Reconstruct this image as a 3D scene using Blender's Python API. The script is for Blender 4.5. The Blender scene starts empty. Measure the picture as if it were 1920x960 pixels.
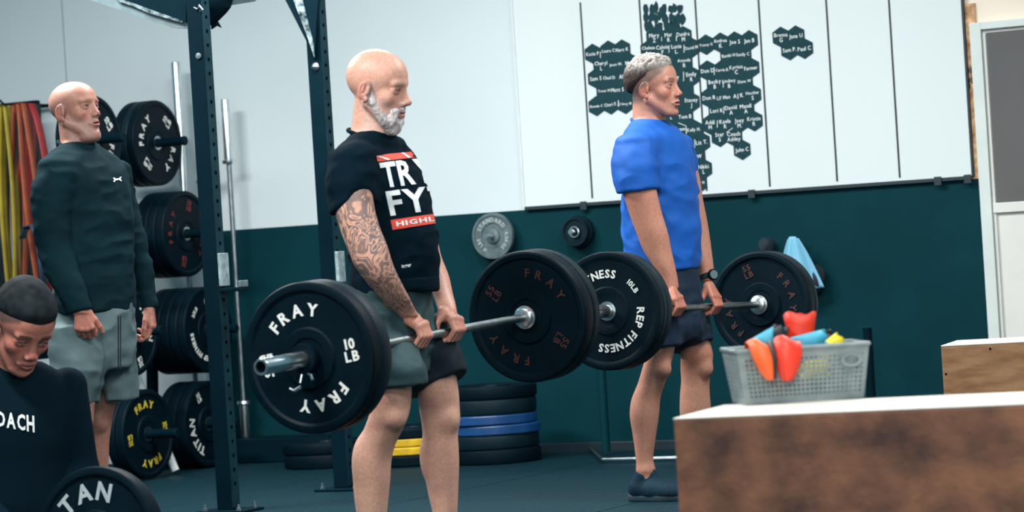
import bpy, bmesh, math, random
import numpy as np
from mathutils import Vector, Matrix
from mathutils.bvhtree import BVHTree
random.seed(7)
sc = bpy.context.scene
COL = sc.collection
# ------------------------------------------------------------ camera
CAM = np.array([0.0, 0.0, 1.03]); FPX = 5700.0
YAW = math.radians(28.0); ROLL = 0.062; PITCH = -0.0016
f0 = np.array([-math.sin(YAW)*math.cos(PITCH), math.cos(YAW)*math.cos(PITCH), math.sin(PITCH)])
r0 = np.array([math.cos(YAW), math.sin(YAW), 0.0]); u0 = np.cross(r0, f0)
CR = math.cos(ROLL)*r0 - math.sin(ROLL)*u0
CU = math.cos(ROLL)*u0 + math.sin(ROLL)*r0
cam_d = bpy.data.cameras.new('camera'); cam = bpy.data.objects.new('camera', cam_d); COL.objects.link(cam)
cam.matrix_world = Matrix(((CR[0], CU[0], -f0[0], CAM[0]), (CR[1], CU[1], -f0[1], CAM[1]), (CR[2], CU[2], -f0[2], CAM[2]), (0, 0, 0, 1)))
cam_d.sensor_width = 36; cam_d.lens = FPX/1920*36; cam_d.clip_end = 100
cam_d.dof.use_dof = True; cam_d.dof.focus_distance = 11.3; cam_d.dof.aperture_fstop = 4.6
sc.camera = cam
sc.view_settings.view_transform = 'Standard'; sc.view_settings.look = 'None'
sc.view_settings.gamma = 1; sc.view_settings.exposure = 0.0
# ------------------------------------------------------------ light
w = bpy.data.worlds.new('world'); sc.world = w; w.use_nodes = True
w.node_tree.nodes['Background'].inputs[0].default_value = (0.36, 0.80, 1.0, 1)
w.node_tree.nodes['Background'].inputs[1].default_value = 0.30
def area(loc, sx, sy, power, col=(1, .985, .96), aim=None):
    l = bpy.data.lights.new('ceiling_and_fill_lamp', 'AREA'); l.shape = 'RECTANGLE'; l.size = sx; l.size_y = sy
    l.energy = power; l.color = col
    o = bpy.data.objects.new('ceiling_and_fill_lamp', l); COL.objects.link(o); o.location = loc
    if aim is not None:
        o.rotation_euler = (Vector(aim)-Vector(loc)).to_track_quat('-Z', 'Y').to_euler()
    return o
area((-6.6, 10.9, 3.5), 1.6, .5, 150)
area((-3.2, 10.3, 3.5), 1.6, .5, 150)
area((-5.6, 6.2, 3.6), 1.6, .5, 210)
area((-1.6, 6.0, 3.6), 1.6, .5, 110)
area((-8.3, 9.6, 3.6), 1.6, .5, 290)  # added fill that brightens the left of the back wall, no known fixture
area((-1.0, 1.0, 3.2), 2.4, 1.2, 260, (1, .96, .9), (-6, 12, 1.2))
# ------------------------------------------------------------ pixel rays
def ray(px, py):
    d = f0*FPX + CR*(px-960) - CU*(py-480)
    return d/np.linalg.norm(d)
def PY(px, py, Y): d = ray(px, py); return CAM + d*((Y-CAM[1])/d[1])
def PXp(px, py, X): d = ray(px, py); return CAM + d*((X-CAM[0])/d[0])
def PZ(px, py, Z): d = ray(px, py); return CAM + d*((Z-CAM[2])/d[2])
def scale_at(p): return FPX/float(np.dot(np.asarray(p)-CAM, f0))
# ------------------------------------------------------------ materials
def mat(name, col, rough=.6, metal=0., bump=0., bscale=60., var=0., vscale=8., col2=None, spec=.5, coat=0., sheen=0.):
    m = bpy.data.materials.new(name); m.use_nodes = True
    nt = m.node_tree; b = nt.nodes['Principled BSDF']
    b.inputs['Base Color'].default_value = (*col, 1); b.inputs['Roughness'].default_value = rough
    b.inputs['Metallic'].default_value = metal; b.inputs['Specular IOR Level'].default_value = spec
    if coat: b.inputs['Coat Weight'].default_value = coat
    if sheen: b.inputs['Sheen Weight'].default_value = sheen
    tc = nt.nodes.new('ShaderNodeTexCoord')
    if var or col2:
        n = nt.nodes.new('ShaderNodeTexNoise'); n.inputs['Scale'].default_value = vscale; n.inputs['Detail'].default_value = 6
        nt.links.new(tc.outputs['Object'], n.inputs['Vector'])
        r = nt.nodes.new('ShaderNodeValToRGB'); r.color_ramp.elements[0].position = .35; r.color_ramp.elements[1].position = .68
        c2 = col2 if col2 else tuple(c*(1-var) for c in col)
        r.color_ramp.elements[0].color = (*c2, 1); r.color_ramp.elements[1].color = (*col, 1)
        nt.links.new(n.outputs['Fac'], r.inputs['Fac']); nt.links.new(r.outputs['Color'], b.inputs['Base Color'])
    if bump:
        n2 = nt.nodes.new('ShaderNodeTexNoise'); n2.inputs['Scale'].default_value = bscale; n2.inputs['Detail'].default_value = 4
        nt.links.new(tc.outputs['Object'], n2.inputs['Vector'])
        bp = nt.nodes.new('ShaderNodeBump'); bp.inputs['Strength'].default_value = bump; bp.inputs['Distance'].default_value = .004
        nt.links.new(n2.outputs['Fac'], bp.inputs['Height']); nt.links.new(bp.outputs['Normal'], b.inputs['Normal'])
    return m
M = {}
M['white_wall'] = mat('white_wall_paint', (.56, .645, .665), .6, bump=.12, bscale=35, var=.04, vscale=1.5)
M['seam'] = mat('seam_grey', (.30, .36, .38), .8)  # grey line marking the wall panel seam
M['board'] = mat('whiteboard_enamel', (.60, .67, .68), .5, bump=.05, bscale=4)
M['board_edge'] = mat('whiteboard_edge', (.62, .68, .69), .5, var=.1)
M['green'] = mat('dark_teal_wall_panel', (.0022, .034, .044), .65, bump=.3, bscale=220, col2=(.0016, .027, .036), vscale=3, spec=.06)
M['dark_trim'] = mat('dark_trim', (.006, .02, .028), .5, bump=.1)
M['floor'] = mat('rubber_floor', (.004, .024, .034), .5, bump=.4, bscale=300, col2=(.0025, .015, .022), vscale=4, spec=.08)
M['hex'] = mat('chalkboard_vinyl', (.0085, .046, .056), .7, col2=(.007, .036, .045), vscale=30, spec=.15)
M['tape'] = mat('black_line_tape', (.004, .012, .018), .5)
M['chalk'] = mat('white_chalk_ink', (.80, .88, .88), .7, var=.15, vscale=60)
M['beige'] = mat('cream_wall_paint', (.78, .68, .56), .6, bump=.2, bscale=50, var=.06)
M['door_white'] = mat('door_paint', (.66, .66, .62), .5, var=.06, bump=.1)
M['door_frame'] = mat('door_frame_paint', (.60, .66, .64), .5, var=.08)
M['shade'] = mat('grey_window_shade', (.10, .10, .10), .75, bump=.3, bscale=180, var=.1, vscale=4)
M['osb'] = mat('oriented_strand_board', (.78, .50, .28), .7, bump=.5, bscale=60, col2=(.30, .14, .055), vscale=26)
M['ink'] = mat('black_stamp_ink', (.02, .02, .02), .7)
M['rubber'] = mat('black_bumper_rubber', (.0013, .0080, .0135), .5, bump=.25, bscale=160, col2=(.0009, .0060, .0105), vscale=12, spec=.07)
M['rubber_grey'] = mat('worn_bumper_rubber', (.003, .0155, .023), .5, bump=.3, bscale=160, col2=(.0018, .010, .016), vscale=10, spec=.14)
M['iron'] = mat('grey_cast_iron', (.13, .18, .19), .5, .3, bump=.5, bscale=110, col2=(.07, .11, .12), vscale=20)
M['steel'] = mat('chrome_steel', (.80, .86, .87), .27, 1., bump=.05, bscale=90, var=.2, vscale=14)
M['steel_dark'] = mat('dull_bar_steel', (.30, .36, .38), .35, 1., bump=.3, bscale=500, var=.3, vscale=20)
M['insert'] = mat('steel_hub_insert', (.40, .47, .48), .3, 1.)
M['letter_white'] = mat('white_rubber_lettering', (.72, .74, .70), .6, var=.12, vscale=80)
M['letter_red'] = mat('faded_red_lettering', (.16, .022, .016), .6, var=.3, vscale=60)
M['letter_shaded'] = mat('shaded_red_lettering', (.055, .011, .010), .6, var=.5, vscale=30)  # red lettering darkened to carry the shade on the far plates' faces
M['letter_yellow'] = mat('yellow_lettering', (.62, .50, .04), .6, var=.2, vscale=60)
M['letter_grey'] = mat('grey_lettering', (.34, .40, .42), .6, var=.2, vscale=60)
M['blue_rubber'] = mat('blue_bumper_rubber', (.006, .060, .20), .4, bump=.2, var=.3)
M['yellow_rubber'] = mat('yellow_bumper_rubber', (.72, .46, .01), .45, bump=.2, var=.35, vscale=16)
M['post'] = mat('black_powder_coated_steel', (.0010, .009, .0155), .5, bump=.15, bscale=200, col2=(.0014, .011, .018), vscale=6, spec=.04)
M['post_side'] = mat('lighter_rack_steel', (.006, .032, .046), .5, bump=.2, var=.35, vscale=10, spec=.12)  # lighter than the post colour, used only on the posts' side faces
M['hole'] = mat('drilled_hole', (.001, .003, .005), .9, spec=0)
M['tape_silver'] = mat('crumpled_tape', (.32, .42, .45), .35, .3, bump=1., bscale=45, col2=(.006, .02, .03), vscale=34)
M['grey_steel'] = mat('grey_flat_steel', (.11, .17, .19), .55, bump=.2, var=.35, vscale=14)
M['plastic_light'] = mat('worn_light_plastic', (.30, .40, .43), .5, var=.5, vscale=40)
M['white_metal'] = mat('white_painted_steel', (.70, .76, .76), .4, var=.1)
M['ply'] = mat('scuffed_plywood', (.28, .125, .070), .6, bump=.3, bscale=60, col2=(.070, .036, .030), vscale=6.5, spec=.25)
M['ply_lit'] = mat('lit_plywood_top', (.74, .70, .62), .55, bump=.2, bscale=40, var=.12, vscale=6)  # strong light on the box tops is put into this pale colour
M['ply_tan'] = mat('tan_plywood', (.40, .215, .105), .6, bump=.3, bscale=80, col2=(.25, .12, .055), vscale=9, spec=.3)
def tune_ply(m, k, pts):
    nt = m.node_tree; n = [x for x in nt.nodes if x.type == 'TEX_NOISE'][0]
    mp = nt.nodes.new('ShaderNodeMapping'); mp.inputs['Scale'].default_value = k
    tc = [x for x in nt.nodes if x.type == 'TEX_COORD'][0]
    nt.links.new(tc.outputs['Object'], mp.inputs['Vector']); nt.links.new(mp.outputs['Vector'], n.inputs['Vector'])
    r = [x for x in nt.nodes if x.type == 'VALTORGB'][0]
    r.color_ramp.elements[0].position, r.color_ramp.elements[1].position = pts
tune_ply(M['ply'], (1, 1, 1.3), (.33, .66)); tune_ply(M['ply_tan'], (.8, .8, 3.5), (.35, .62))
M['grey_plastic'] = mat('grey_basket_plastic', (.21, .26, .27), .5, var=.25, vscale=30)
for k, c in dict(red=(.72, .035, .012), orange=(.80, .11, .02), cyan=(.05, .38, .55), yellow=(.78, .62, .02), black=(.008, .016, .02)).items():
    M['band_'+k] = mat(k+'_rubber_band', c, .5, bump=.1)
M['b_yellow'] = mat('olive_yellow_latex', (.42, .33, .03), .5, var=.3); M['b_orange'] = mat('rust_orange_latex', (.36, .075, .025), .5, var=.3)
M['b_red'] = mat('red_latex', (.36, .014, .018), .5, var=.3); M['b_dark'] = mat('black_latex', (.004, .015, .022), .5)
M['b_navy'] = mat('slate_latex', (.03, .06, .11), .5)
M['shirt_black'] = mat('black_cotton', (.0020, .0095, .0165), .9, bump=.25, bscale=350, spec=.04)
M['shirt_teal'] = mat('charcoal_training_fabric', (.0045, .022, .030), .8, bump=.3, bscale=250, spec=.06, var=.3, vscale=5)
M['shirt_blue'] = mat('royal_blue_polyester', (.006, .095, .43), .65, bump=.2, bscale=300, spec=.25, var=.2, vscale=6)
M['shorts_grey'] = mat('teal_grey_short_fabric', (.024, .062, .070), .75, bump=.25, bscale=260, spec=.3, var=.25, vscale=7)
M['shorts_light'] = mat('grey_short_fabric', (.105, .165, .175), .75, bump=.25, bscale=260, spec=.3, var=.3, vscale=7)
M['shorts_navy'] = mat('navy_short_fabric', (.007, .022, .050), .75, bump=.2, bscale=260, spec=.3, var=.3)
M['shorts_dark'] = mat('dark_short_fabric', (.0035, .013, .020), .75, bump=.2, bscale=260, spec=.3)
M['shoe'] = mat('navy_knit_shoe', (.004, .026, .046), .7, spec=.15, bump=.6, bscale=260, var=.3, vscale=30)
M['sole'] = mat('dark_shoe_sole', (.010, .032, .045), .6); M['sole_gum'] = mat('gum_sole_strip', (.36, .20, .11), .6)
M['print_white'] = mat('white_shirt_print', (.74, .78, .80), .7, var=.08, vscale=40)
M['print_red'] = mat('red_shirt_print', (.72, .06, .03), .7, var=.1, vscale=40)
M['towel'] = mat('light_blue_towel', (.20, .52, .72), .9, bump=.6, bscale=220, sheen=.3, var=.1)
M['cloth_dark'] = mat('dark_fabric', (.005, .016, .024), .85, bump=.3)
M['lens'] = mat('watch_glass', (.12, .18, .20), .12)
def attr_mat(name, rough, sss=0., bump=.15, bscale=90, spec=.4, tattoo=False):
    m = bpy.data.materials.new(name); m.use_nodes = True; nt = m.node_tree; b = nt.nodes['Principled BSDF']
    a = nt.nodes.new('ShaderNodeAttribute'); a.attribute_name = 'Col'
    b.inputs['Roughness'].default_value = rough; b.inputs['Specular IOR Level'].default_value = spec
    tc = nt.nodes.new('ShaderNodeTexCoord')
    n = nt.nodes.new('ShaderNodeTexNoise'); n.inputs['Scale'].default_value = bscale; n.inputs['Detail'].default_value = 5
    nt.links.new(tc.outputs['Object'], n.inputs['Vector'])
    mx = nt.nodes.new('ShaderNodeMix'); mx.data_type = 'RGBA'; mx.blend_type = 'MULTIPLY'; mx.inputs[0].default_value = 1
    r = nt.nodes.new('ShaderNodeValToRGB'); r.color_ramp.elements[0].position = .3; r.color_ramp.elements[1].position = .7
    r.color_ramp.elements[0].color = (.80, .76, .76, 1); r.color_ramp.elements[1].color = (1, 1, 1, 1)
    nt.links.new(n.outputs['Fac'], r.inputs['Fac']); nt.links.new(a.outputs['Color'], mx.inputs[6]); nt.links.new(r.outputs['Color'], mx.inputs[7])
    out = mx.outputs[2]
    if tattoo:
        t = nt.nodes.new('ShaderNodeAttribute'); t.attribute_name = 'Tattoo'
        dn = nt.nodes.new('ShaderNodeTexNoise'); dn.inputs['Scale'].default_value = 10; dn.inputs['Detail'].default_value = 3; dn.inputs['Distortion'].default_value = 2.2
        nt.links.new(tc.outputs['Object'], dn.inputs['Vector'])
        wv = nt.nodes.new('ShaderNodeMath'); wv.operation = 'SINE'
        ml = nt.nodes.new('ShaderNodeMath'); ml.operation = 'MULTIPLY'; ml.inputs[1].default_value = 44
        nt.links.new(dn.outputs['Fac'], ml.inputs[0]); nt.links.new(ml.outputs[0], wv.inputs[0])
        cr = nt.nodes.new('ShaderNodeValToRGB'); e = cr.color_ramp.elements
        e[0].position = .28; e[0].color = (.022, .040, .060, 1); e[1].position = .70; e[1].color = (.46, .25, .19, 1)
        x = cr.color_ramp.elements.new(.50); x.color = (.10, .088, .095, 1)
        x = cr.color_ramp.elements.new(.95); x.color = (.58, .30, .19, 1)
        mr = nt.nodes.new('ShaderNodeMapRange'); mr.inputs[1].default_value = -1; mr.inputs[2].default_value = 1
        nt.links.new(wv.outputs[0], mr.inputs[0]); nt.links.new(mr.outputs[0], cr.inputs['Fac'])
        m2 = nt.nodes.new('ShaderNodeMix'); m2.data_type = 'RGBA'
        nt.links.new(t.outputs['Fac'], m2.inputs[0]); nt.links.new(out, m2.inputs[6]); nt.links.new(cr.outputs['Color'], m2.inputs[7])
        out = m2.outputs[2]
    nt.links.new(out, b.inputs['Base Color'])
    if sss:
        b.inputs['Subsurface Weight'].default_value = sss; b.inputs['Subsurface Radius'].default_value = (.012, .004, .002); b.inputs['Subsurface Scale'].default_value = .5
    if bump:
        bp = nt.nodes.new('ShaderNodeBump'); bp.inputs['Strength'].default_value = bump; bp.inputs['Distance'].default_value = .002
        nt.links.new(n.outputs['Fac'], bp.inputs['Height']); nt.links.new(bp.outputs['Normal'], b.inputs['Normal'])
    return m
M['skin'] = attr_mat('skin', .48, 0., .2, 120)
M['skin_tattoo'] = attr_mat('skin_with_tattoo_ink', .48, 0., .2, 120, tattoo=True)
M['hair'] = attr_mat('short_hair', .8, 0., .9, 260, .08)
M['eye'] = attr_mat('eyeball', .3, 0, 0, 90, .25)
# ------------------------------------------------------------ object helpers
def tag(o, label=None, cat=None, group=None, kind=None):
    if label: o['label'] = label
    if cat: o['category'] = cat
    if group: o['group'] = group
    if kind: o['kind'] = kind
    return o
def empty(name, loc, rz=0., label=None, cat=None, group=None, kind=None):
    o = bpy.data.objects.new(name, None); COL.objects.link(o); o.location = [float(v) for v in loc]; o.rotation_euler = (0, 0, rz)
    o.empty_display_size = .1
    return tag(o, label, cat, group, kind)
def link(name, me, m, parent=None, loc=None, smooth=False):
    o = bpy.data.objects.new(name, me); COL.objects.link(o)
    if m is not None and not me.materials: me.materials.append(m)
    if smooth: me.shade_smooth()
    if parent: o.parent = parent
    if loc is not None: o.location = [float(v) for v in loc]
    return o
def np_mesh(name, V, F):
    me = bpy.data.meshes.new(name); V = np.asarray(V, np.float32); F = np.asarray(F, np.int32)
    me.vertices.add(len(V)); me.vertices.foreach_set('co', V.ravel())
    n = F.shape[1]; me.loops.add(F.size); me.loops.foreach_set('vertex_index', F.ravel())
    me.polygons.add(len(F)); me.polygons.foreach_set('loop_start', np.arange(len(F), dtype=np.int32)*n)
    me.update(calc_edges=True); me.validate()
    return me
def from_bm(name, bm, m, parent=None, loc=None, smooth=False, bevel=0., seg=2):
    if bevel: bmesh.ops.bevel(bm, geom=bm.edges[:], offset=bevel, segments=seg, affect='EDGES', profile=.6)
    me = bpy.data.meshes.new(name); bm.to_mesh(me); bm.free()
    o = link(name, me, m, parent, loc)
    if smooth: smooth_by_angle(me)
    return o
def smooth_by_angle(me, ang=.7):
    me.shade_smooth()
    try: me.set_sharp_from_angle(angle=ang)
    except Exception: pass
def bm_box(bm, lo, hi, mtx=None):
    r = bmesh.ops.create_cube(bm, size=1)
    for v in r['verts']:
        v.co = Vector([lo[i]+(v.co[i]+.5)*(hi[i]-lo[i]) for i in range(3)])
        if mtx: v.co = mtx @ v.co
    return r['verts']
def box(name, lo, hi, m, parent=None, bevel=0., loc=None, rot=None):
    bm = bmesh.new(); bm_box(bm, lo, hi)
    o = from_bm(name, bm, m, parent, loc, bevel=bevel)
    if rot: o.rotation_euler = rot
    return o
def lathe(bm, prof, seg=48, axis='Y', mtx=None, closed=True):
    """prof: (radius, height) list; axis of revolution"""
    rings = []
    for (r, h) in prof:
        ring = []
        for i in range(seg):
            a = 2*math.pi*i/seg; c, s = r*math.cos(a), r*math.sin(a)
            co = {'Y': (c, h, s), 'Z': (c, s, h), 'X': (h, c, s)}[axis]
            v = Vector(co); v = mtx @ v if mtx else v
            ring.append(bm.verts.new(v))
        rings.append(ring)
    n = len(rings)
    for j in range(n if closed else n-1):
        a, b = rings[j], rings[(j+1) % n]
        for i in range(seg):
            bm.faces.new((a[i], a[(i+1) % seg], b[(i+1) % seg], b[i]))
    return rings
def solid_lathe(bm, prof, seg=32, axis='Y', mtx=None):
    rings = lathe(bm, prof, seg, axis, mtx, False)
    bm.faces.new(rings[0][::-1]); bm.faces.new(rings[-1])
def tube_bm(bm, pts, r, seg=8, cap=True):
    pts = [Vector(p) for p in pts]; rings = []; up = None
    for i, p in enumerate(pts):
        t = (pts[min(i+1, len(pts)-1)]-pts[max(i-1, 0)]).normalized()
        if up is None: up = t.orthogonal().normalized()
        up = (up-t*up.dot(t)).normalized(); sd = t.cross(up)
        rr = r[i] if isinstance(r, (list, tuple)) else r
        rings.append([bm.verts.new(p+(up*math.cos(2*math.pi*k/seg)+sd*math.sin(2*math.pi*k/seg))*rr) for k in range(seg)])
    for a, b in zip(rings, rings[1:]):
        for k in range(seg): bm.faces.new((a[k], a[(k+1) % seg], b[(k+1) % seg], b[k]))
    if cap: bm.faces.new(rings[0][::-1]); bm.faces.new(rings[-1])
def finish(bm): bmesh.ops.recalc_face_normals(bm, faces=bm.faces[:])
def copy_tree(o, parent=None):
    c = o.copy(); COL.objects.link(c)
    if parent: c.parent = parent
    for ch in list(o.children): copy_tree(ch, c)
    return c
# ------------------------------------------------------------ glyphs
GL = {}
def load_glyphs():
    chars = sorted(set("ABCDEFGHIJKLMNOPRSTUVWXYZabcdefghijklmnopqrstuvwxyz0123456789.'"))
    obs = []
    for bold in (0, 1):
        for ch in chars:
            cu = bpy.data.curves.new('g', 'FONT'); cu.body = ch; cu.size = 1; cu.resolution_u = 2; cu.offset = .030 if bold else .006
            o = bpy.data.objects.new('g', cu); COL.objects.link(o); obs.append((ch, bold, o))
    bpy.context.view_layer.update(); dg = bpy.context.evaluated_depsgraph_get()
    for ch, bold, o in obs:
        me = bpy.data.meshes.new_from_object(o.evaluated_get(dg))
        V = np.array([v.co[:2] for v in me.vertices]); F = [tuple(p.vertices) for p in me.polygons]
        x0, x1 = V[:, 0].min(), V[:, 0].max(); V[:, 0] -= x0
        GL[(ch, bold)] = (V, F, x1-x0); bpy.data.meshes.remove(me)
    for ch, bold, o in obs:
        cu = o.data; bpy.data.objects.remove(o); bpy.data.curves.remove(cu)
load_glyphs()
def text2d(s, bold=0, gap=.09, height=.7):
    """-> V (n,2) centred, F, width ; cap height scaled to 1"""
    V, F, x = [], [], 0.; n = 0
    for ch in s:
        if ch == ' ': x += .32; continue
        v, f, wd = GL[(ch, bold)]
        V.append(v+[x, 0]); F += [tuple(i+n for i in t) for t in f]; n += len(v); x += wd+gap
    V = np.concatenate(V); V[:, 0] -= (x-gap)/2; V[:, 1] -= height/2
    return V/height, F, (x-gap)/height
def text_solid(parts, fn, name, m, parent, thick=.0015, fn_n=None):
    """parts: list of (V2,F); fn maps (u,v,h)->xyz; extruded text mesh"""
    bm = bmesh.new()
    for V, F in parts:
        top = [bm.verts.new(fn(u, v, thick)) for u, v in V]; bot = [bm.verts.new(fn(u, v, 0)) for u, v in V]
        cnt = {}
        for f in F:
            try: bm.faces.new([top[i] for i in f])
            except ValueError: pass
            for a, b in zip(f, f[1:]+f[:1]): cnt[(a, b)] = cnt.get((a, b), 0)+1
        for (a, b) in list(cnt):
            if (b, a) not in cnt:
                try: bm.faces.new((top[a], bot[a], bot[b], top[b]))
                except ValueError: pass
    return from_bm(name, bm, m, parent)
# ------------------------------------------------------------ setting
WY = 13.70
def W(px, py): p = PY(px, py, WY); return p[0], p[2]
wall = box('wall_back', (-14, WY, 0), (1.5, WY+.15, 4.2), M['white_wall']); tag(wall, kind='structure', label='white painted back wall')
x1, _ = W(118, 40)
box('seam', (x1-.004, WY-.001, 1.9), (x1+.004, WY+.001, 4.2), M['seam'], wall)
fl = box('floor', (-16, -2, -.12), (6, WY, -.012), M['floor']); tag(fl, kind='structure', label='black rubber gym floor')
tile0 = None
def tile_mesh():
    bm = bmesh.new(); bm_box(bm, (0.003, 0.003, -.012), (1.197, 1.197, 0)); bmesh.ops.bevel(bm, geom=bm.edges[:], offset=.003, segments=1, affect='EDGES')
    me = bpy.data.meshes.new('rubber_tile'); bm.to_mesh(me); bm.free(); me.materials.append(M['tile']); return me
m = mat('textured_rubber_tile', (.0035, .021, .030), .5, spec=.10); M['tile'] = m
nt = m.node_tree; b = nt.nodes['Principled BSDF']; tc = nt.nodes['Texture Coordinate']
mp = nt.nodes.new('ShaderNodeMapping'); mp.inputs['Rotation'].default_value = (0, 0, .785); nt.links.new(tc.outputs['Object'], mp.inputs['Vector'])
wv = nt.nodes.new('ShaderNodeTexWave'); wv.inputs['Scale'].default_value = 11; wv.inputs['Distortion'].default_value = .3; nt.links.new(mp.outputs['Vector'], wv.inputs['Vector'])
mp2 = nt.nodes.new('ShaderNodeMapping'); mp2.inputs['Rotation'].default_value = (0, 0, -.785); nt.links.new(tc.outputs['Object'], mp2.inputs['Vector'])
wv2 = nt.nodes.new('ShaderNodeTexWave'); wv2.inputs['Scale'].default_value = 11; wv2.inputs['Distortion'].default_value = .3; nt.links.new(mp2.outputs['Vector'], wv2.inputs['Vector'])
mm = nt.nodes.new('ShaderNodeMath'); mm.operation = 'MULTIPLY'; nt.links.new(wv.outputs['Fac'], mm.inputs[0]); nt.links.new(wv2.outputs['Fac'], mm.inputs[1])
bp = nt.nodes.new('ShaderNodeBump'); bp.inputs['Strength'].default_value = .8; bp.inputs['Distance'].default_value = .006
nt.links.new(mm.outputs[0], bp.inputs['Height']); nt.links.new(bp.outputs['Normal'], b.inputs['Normal'])
tm = tile_mesh()
for i in range(8):
    for j in range(8):
        o = link('rubber_tile', tm, None, fl, (-11.3+1.2*i, 4.08+1.2*j, 0))
# wainscot, base strip
xl, _ = W(404, 600); xr, _ = W(1858, 500)
wn = box('trim_1', (xl, WY-.012, .02), (xr, WY+.01, 1.235), M['green'], bevel=.002); tag(wn, 'dark teal panelling along lower back wall', kind='structure')
bb = box('baseboard_back', (xl, WY-.035, -.01), (xr, WY-.012, .045), M['dark_trim'], bevel=.004); tag(bb, 'dark rubber base strip under teal panelling', kind='structure')
# cream wall zone, osb strip, door
xb, _ = W(1810, 20)
box('cream_panel', (xb, WY-.006, 0), (1.5, WY+.01, 4.2), M['beige'], wall)
xo0, zo0 = W(1812, 45); xo1, _ = W(1836, 300)
ob = box('trim_2', (xo0-.04, WY-.016, 1.235), (xo1+.03, WY-.004, 2.06), M['osb']); tag(ob, 'strip of bare strand board left of the door', kind='structure')
for s, (px, py) in (('DE', (1820, 132)), ('OD', (1822, 151)), ('O', (1818, 162))):
    V, F, wd = text2d(s, 1); cx, cz = W(px, py)
    text_solid([(V, F)], lambda u, v, h: (cx+u*.022, WY-.0165-h, cz+v*.028), 'lettering', M['ink'], ob)
d = empty('door_1', (W(1860, 600)[0], WY-.02, 0), label='cream door with a large grey shaded window', kind='structure')
def dbox(n, lo, hi, m, par=d, bev=.003):
    dl = d.location
    return box(n, [lo[i]-dl[i] for i in range(3)], [hi[i]-dl[i] for i in range(3)], m, par, bev)
dx0 = W(1824, 45)[0]; dz1 = W(1850, 42)[1]
dbox('door_frame', (dx0, WY-.055, 0), (dx0+.055, WY-.006, dz1), M['door_frame'])
dbox('door_frame', (dx0+.055, WY-.055, dz1-.035), (dx0+1.3, WY-.006, dz1), M['door_frame'])
dbox('door_frame', (dx0+1.0, WY-.055, 0), (dx0+1.055, WY-.006, dz1-.035), M['door_frame'])
zs = W(1890, 378)[1]; sx = W(1842, 60)[0]
dbox('door_leaf', (dx0+.055, WY-.03, 0), (dx0+1.0, WY-.007, dz1-.036), M['door_white'])
dbox('window_shade', (sx+.03, WY-.038, zs), (dx0+.93, WY-.0305, dz1-.05), M['shade'])
dbox('sill_rail', (sx+.015, WY-.05, zs-.05), (dx0+.96, WY-.0305, zs-.003), M['door_white'])
dbox('stile', (dx0+.057, WY-.042, 0), (sx+.027, WY-.0305, dz1-.05), M['door_white'])
# ------------------------------------------------------------ whiteboard
bx0, bz0 = W(990, 391); bx1, bz1 = W(1826, 334); bz = 1.245
board = empty('whiteboard', (bx0, WY-.012, bz), label='long whiteboard of dark name hexagons hung above the teal panelling', cat='whiteboard')
def bbox(n, lo, hi, m, bev=.0, par=board):
    return box(n, [lo[0]-bx0, lo[1]-(WY-.012), lo[2]-bz], [hi[0]-bx0, hi[1]-(WY-.012), hi[2]-bz], m, par, bev)
BF = WY-.026
bbox('panel', (bx0, BF, bz), (bx1, WY-.0125, 2.75), M['board'])
bbox('bottom_rail', (bx0, BF-.012, bz-.012), (bx1, BF, bz+.006), M['dark_trim'], .002)
bbox('side_rail', (bx0-.012, BF-.006, bz), (bx0, BF+.012, 2.75), M['board_edge'], .002)
bbox('side_rail', (bx1, BF-.006, bz), (bx1+.012, BF+.012, 2.75), M['tape'], .002)
for px in (1094+5, 1300, 1415, 1765, 1821):
    x = W(px, 355)[0]; bbox('clip', (x-.018, BF-.02, bz-.03), (x+.018, BF-.012, bz+.012), M['dark_trim'], .002)
def BP(px, py): p = PY(px, py, BF); return float(p[0]), float(p[2])
for (pa, pb) in (((1092, 4), (1107, 372)), ((1199, 2), (1211, 200)), ((1306, 2), (1323, 358)), ((1422, 2), (1444, 350)), ((1548, 2), (1571, 340)), ((1666, 2), (1688, 333))):
    a = BP(*pa); c = BP(*pb); top = 2.7 if pa[1] < 3 else a[1]
    xm = (a[0]+c[0])/2
    bbox('grid_line', (xm-.0045, BF-.002, c[1]), (xm+.0045, BF-.0003, top), M['tape'])
names = """Katie P|80,255;Laura C|155,240;Marc K|220,235;Cheryl/L|120,310;Jason W.|190,305;Max|255,298;Sam S|95,372;Chad D.|160,368;Ally|224,362;Travis W|135,430;Matt S|198,425;|258,418;Rhonda C|98,503;Cheri F.|165,495;D'Arcy M|234,492
Mary/Z|372,178;Mar/R|440,175;Deidra/M|510,172;Chelsea/Lu|345,237;Calvin/F|411,234;Lucie/L.|478,230;David M|548,226;Amanda/R|514,296;|447,300;|380,305;Emily/R|548,362;y|484,364;|520,428;|452,430;Stacey/J|548,484;|485,488;Tom B|518,552;c|452,556;d|425,615;Rayann/R|490,622;Kelly H.|560,614;isten|530,682;Liz T.|597,674;ndy W|567,742;yn|548,803;Nikki/L|606,800;Taylor M|580,868
Tracey G|617,212;Andrea/K|686,203;Joe S|754,198;Jen B|822,192;Bambi H|724,263;Sandy C|792,257;Don D|624,335;Carrie B.|694,331;Kyrissa/C|761,328;Farmer|830,322;Becky/B|659,397;Lindsey/B|727,393;Diane W|799,385;Don R|632,463;Lil' Man|701,462;AJ K|770,453;Heather/S|838,450;Lori K|668,524;David/A|736,520;Mandi/A|806,513;Addi/M|637,590;Kaela/R|708,585;Joey/M.|776,581;Kristin/R|845,573;Star/S|682,648;Coach/Ashley|749,645;John C|788,709
Brenna/G|972,176;Jana U|1043,170;Sam P.|1013,236;Paul C|1083,230"""
hexm = bpy.data.meshes.new('name_hexagon'); bm = bmesh.new(); HR = .0515
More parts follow.
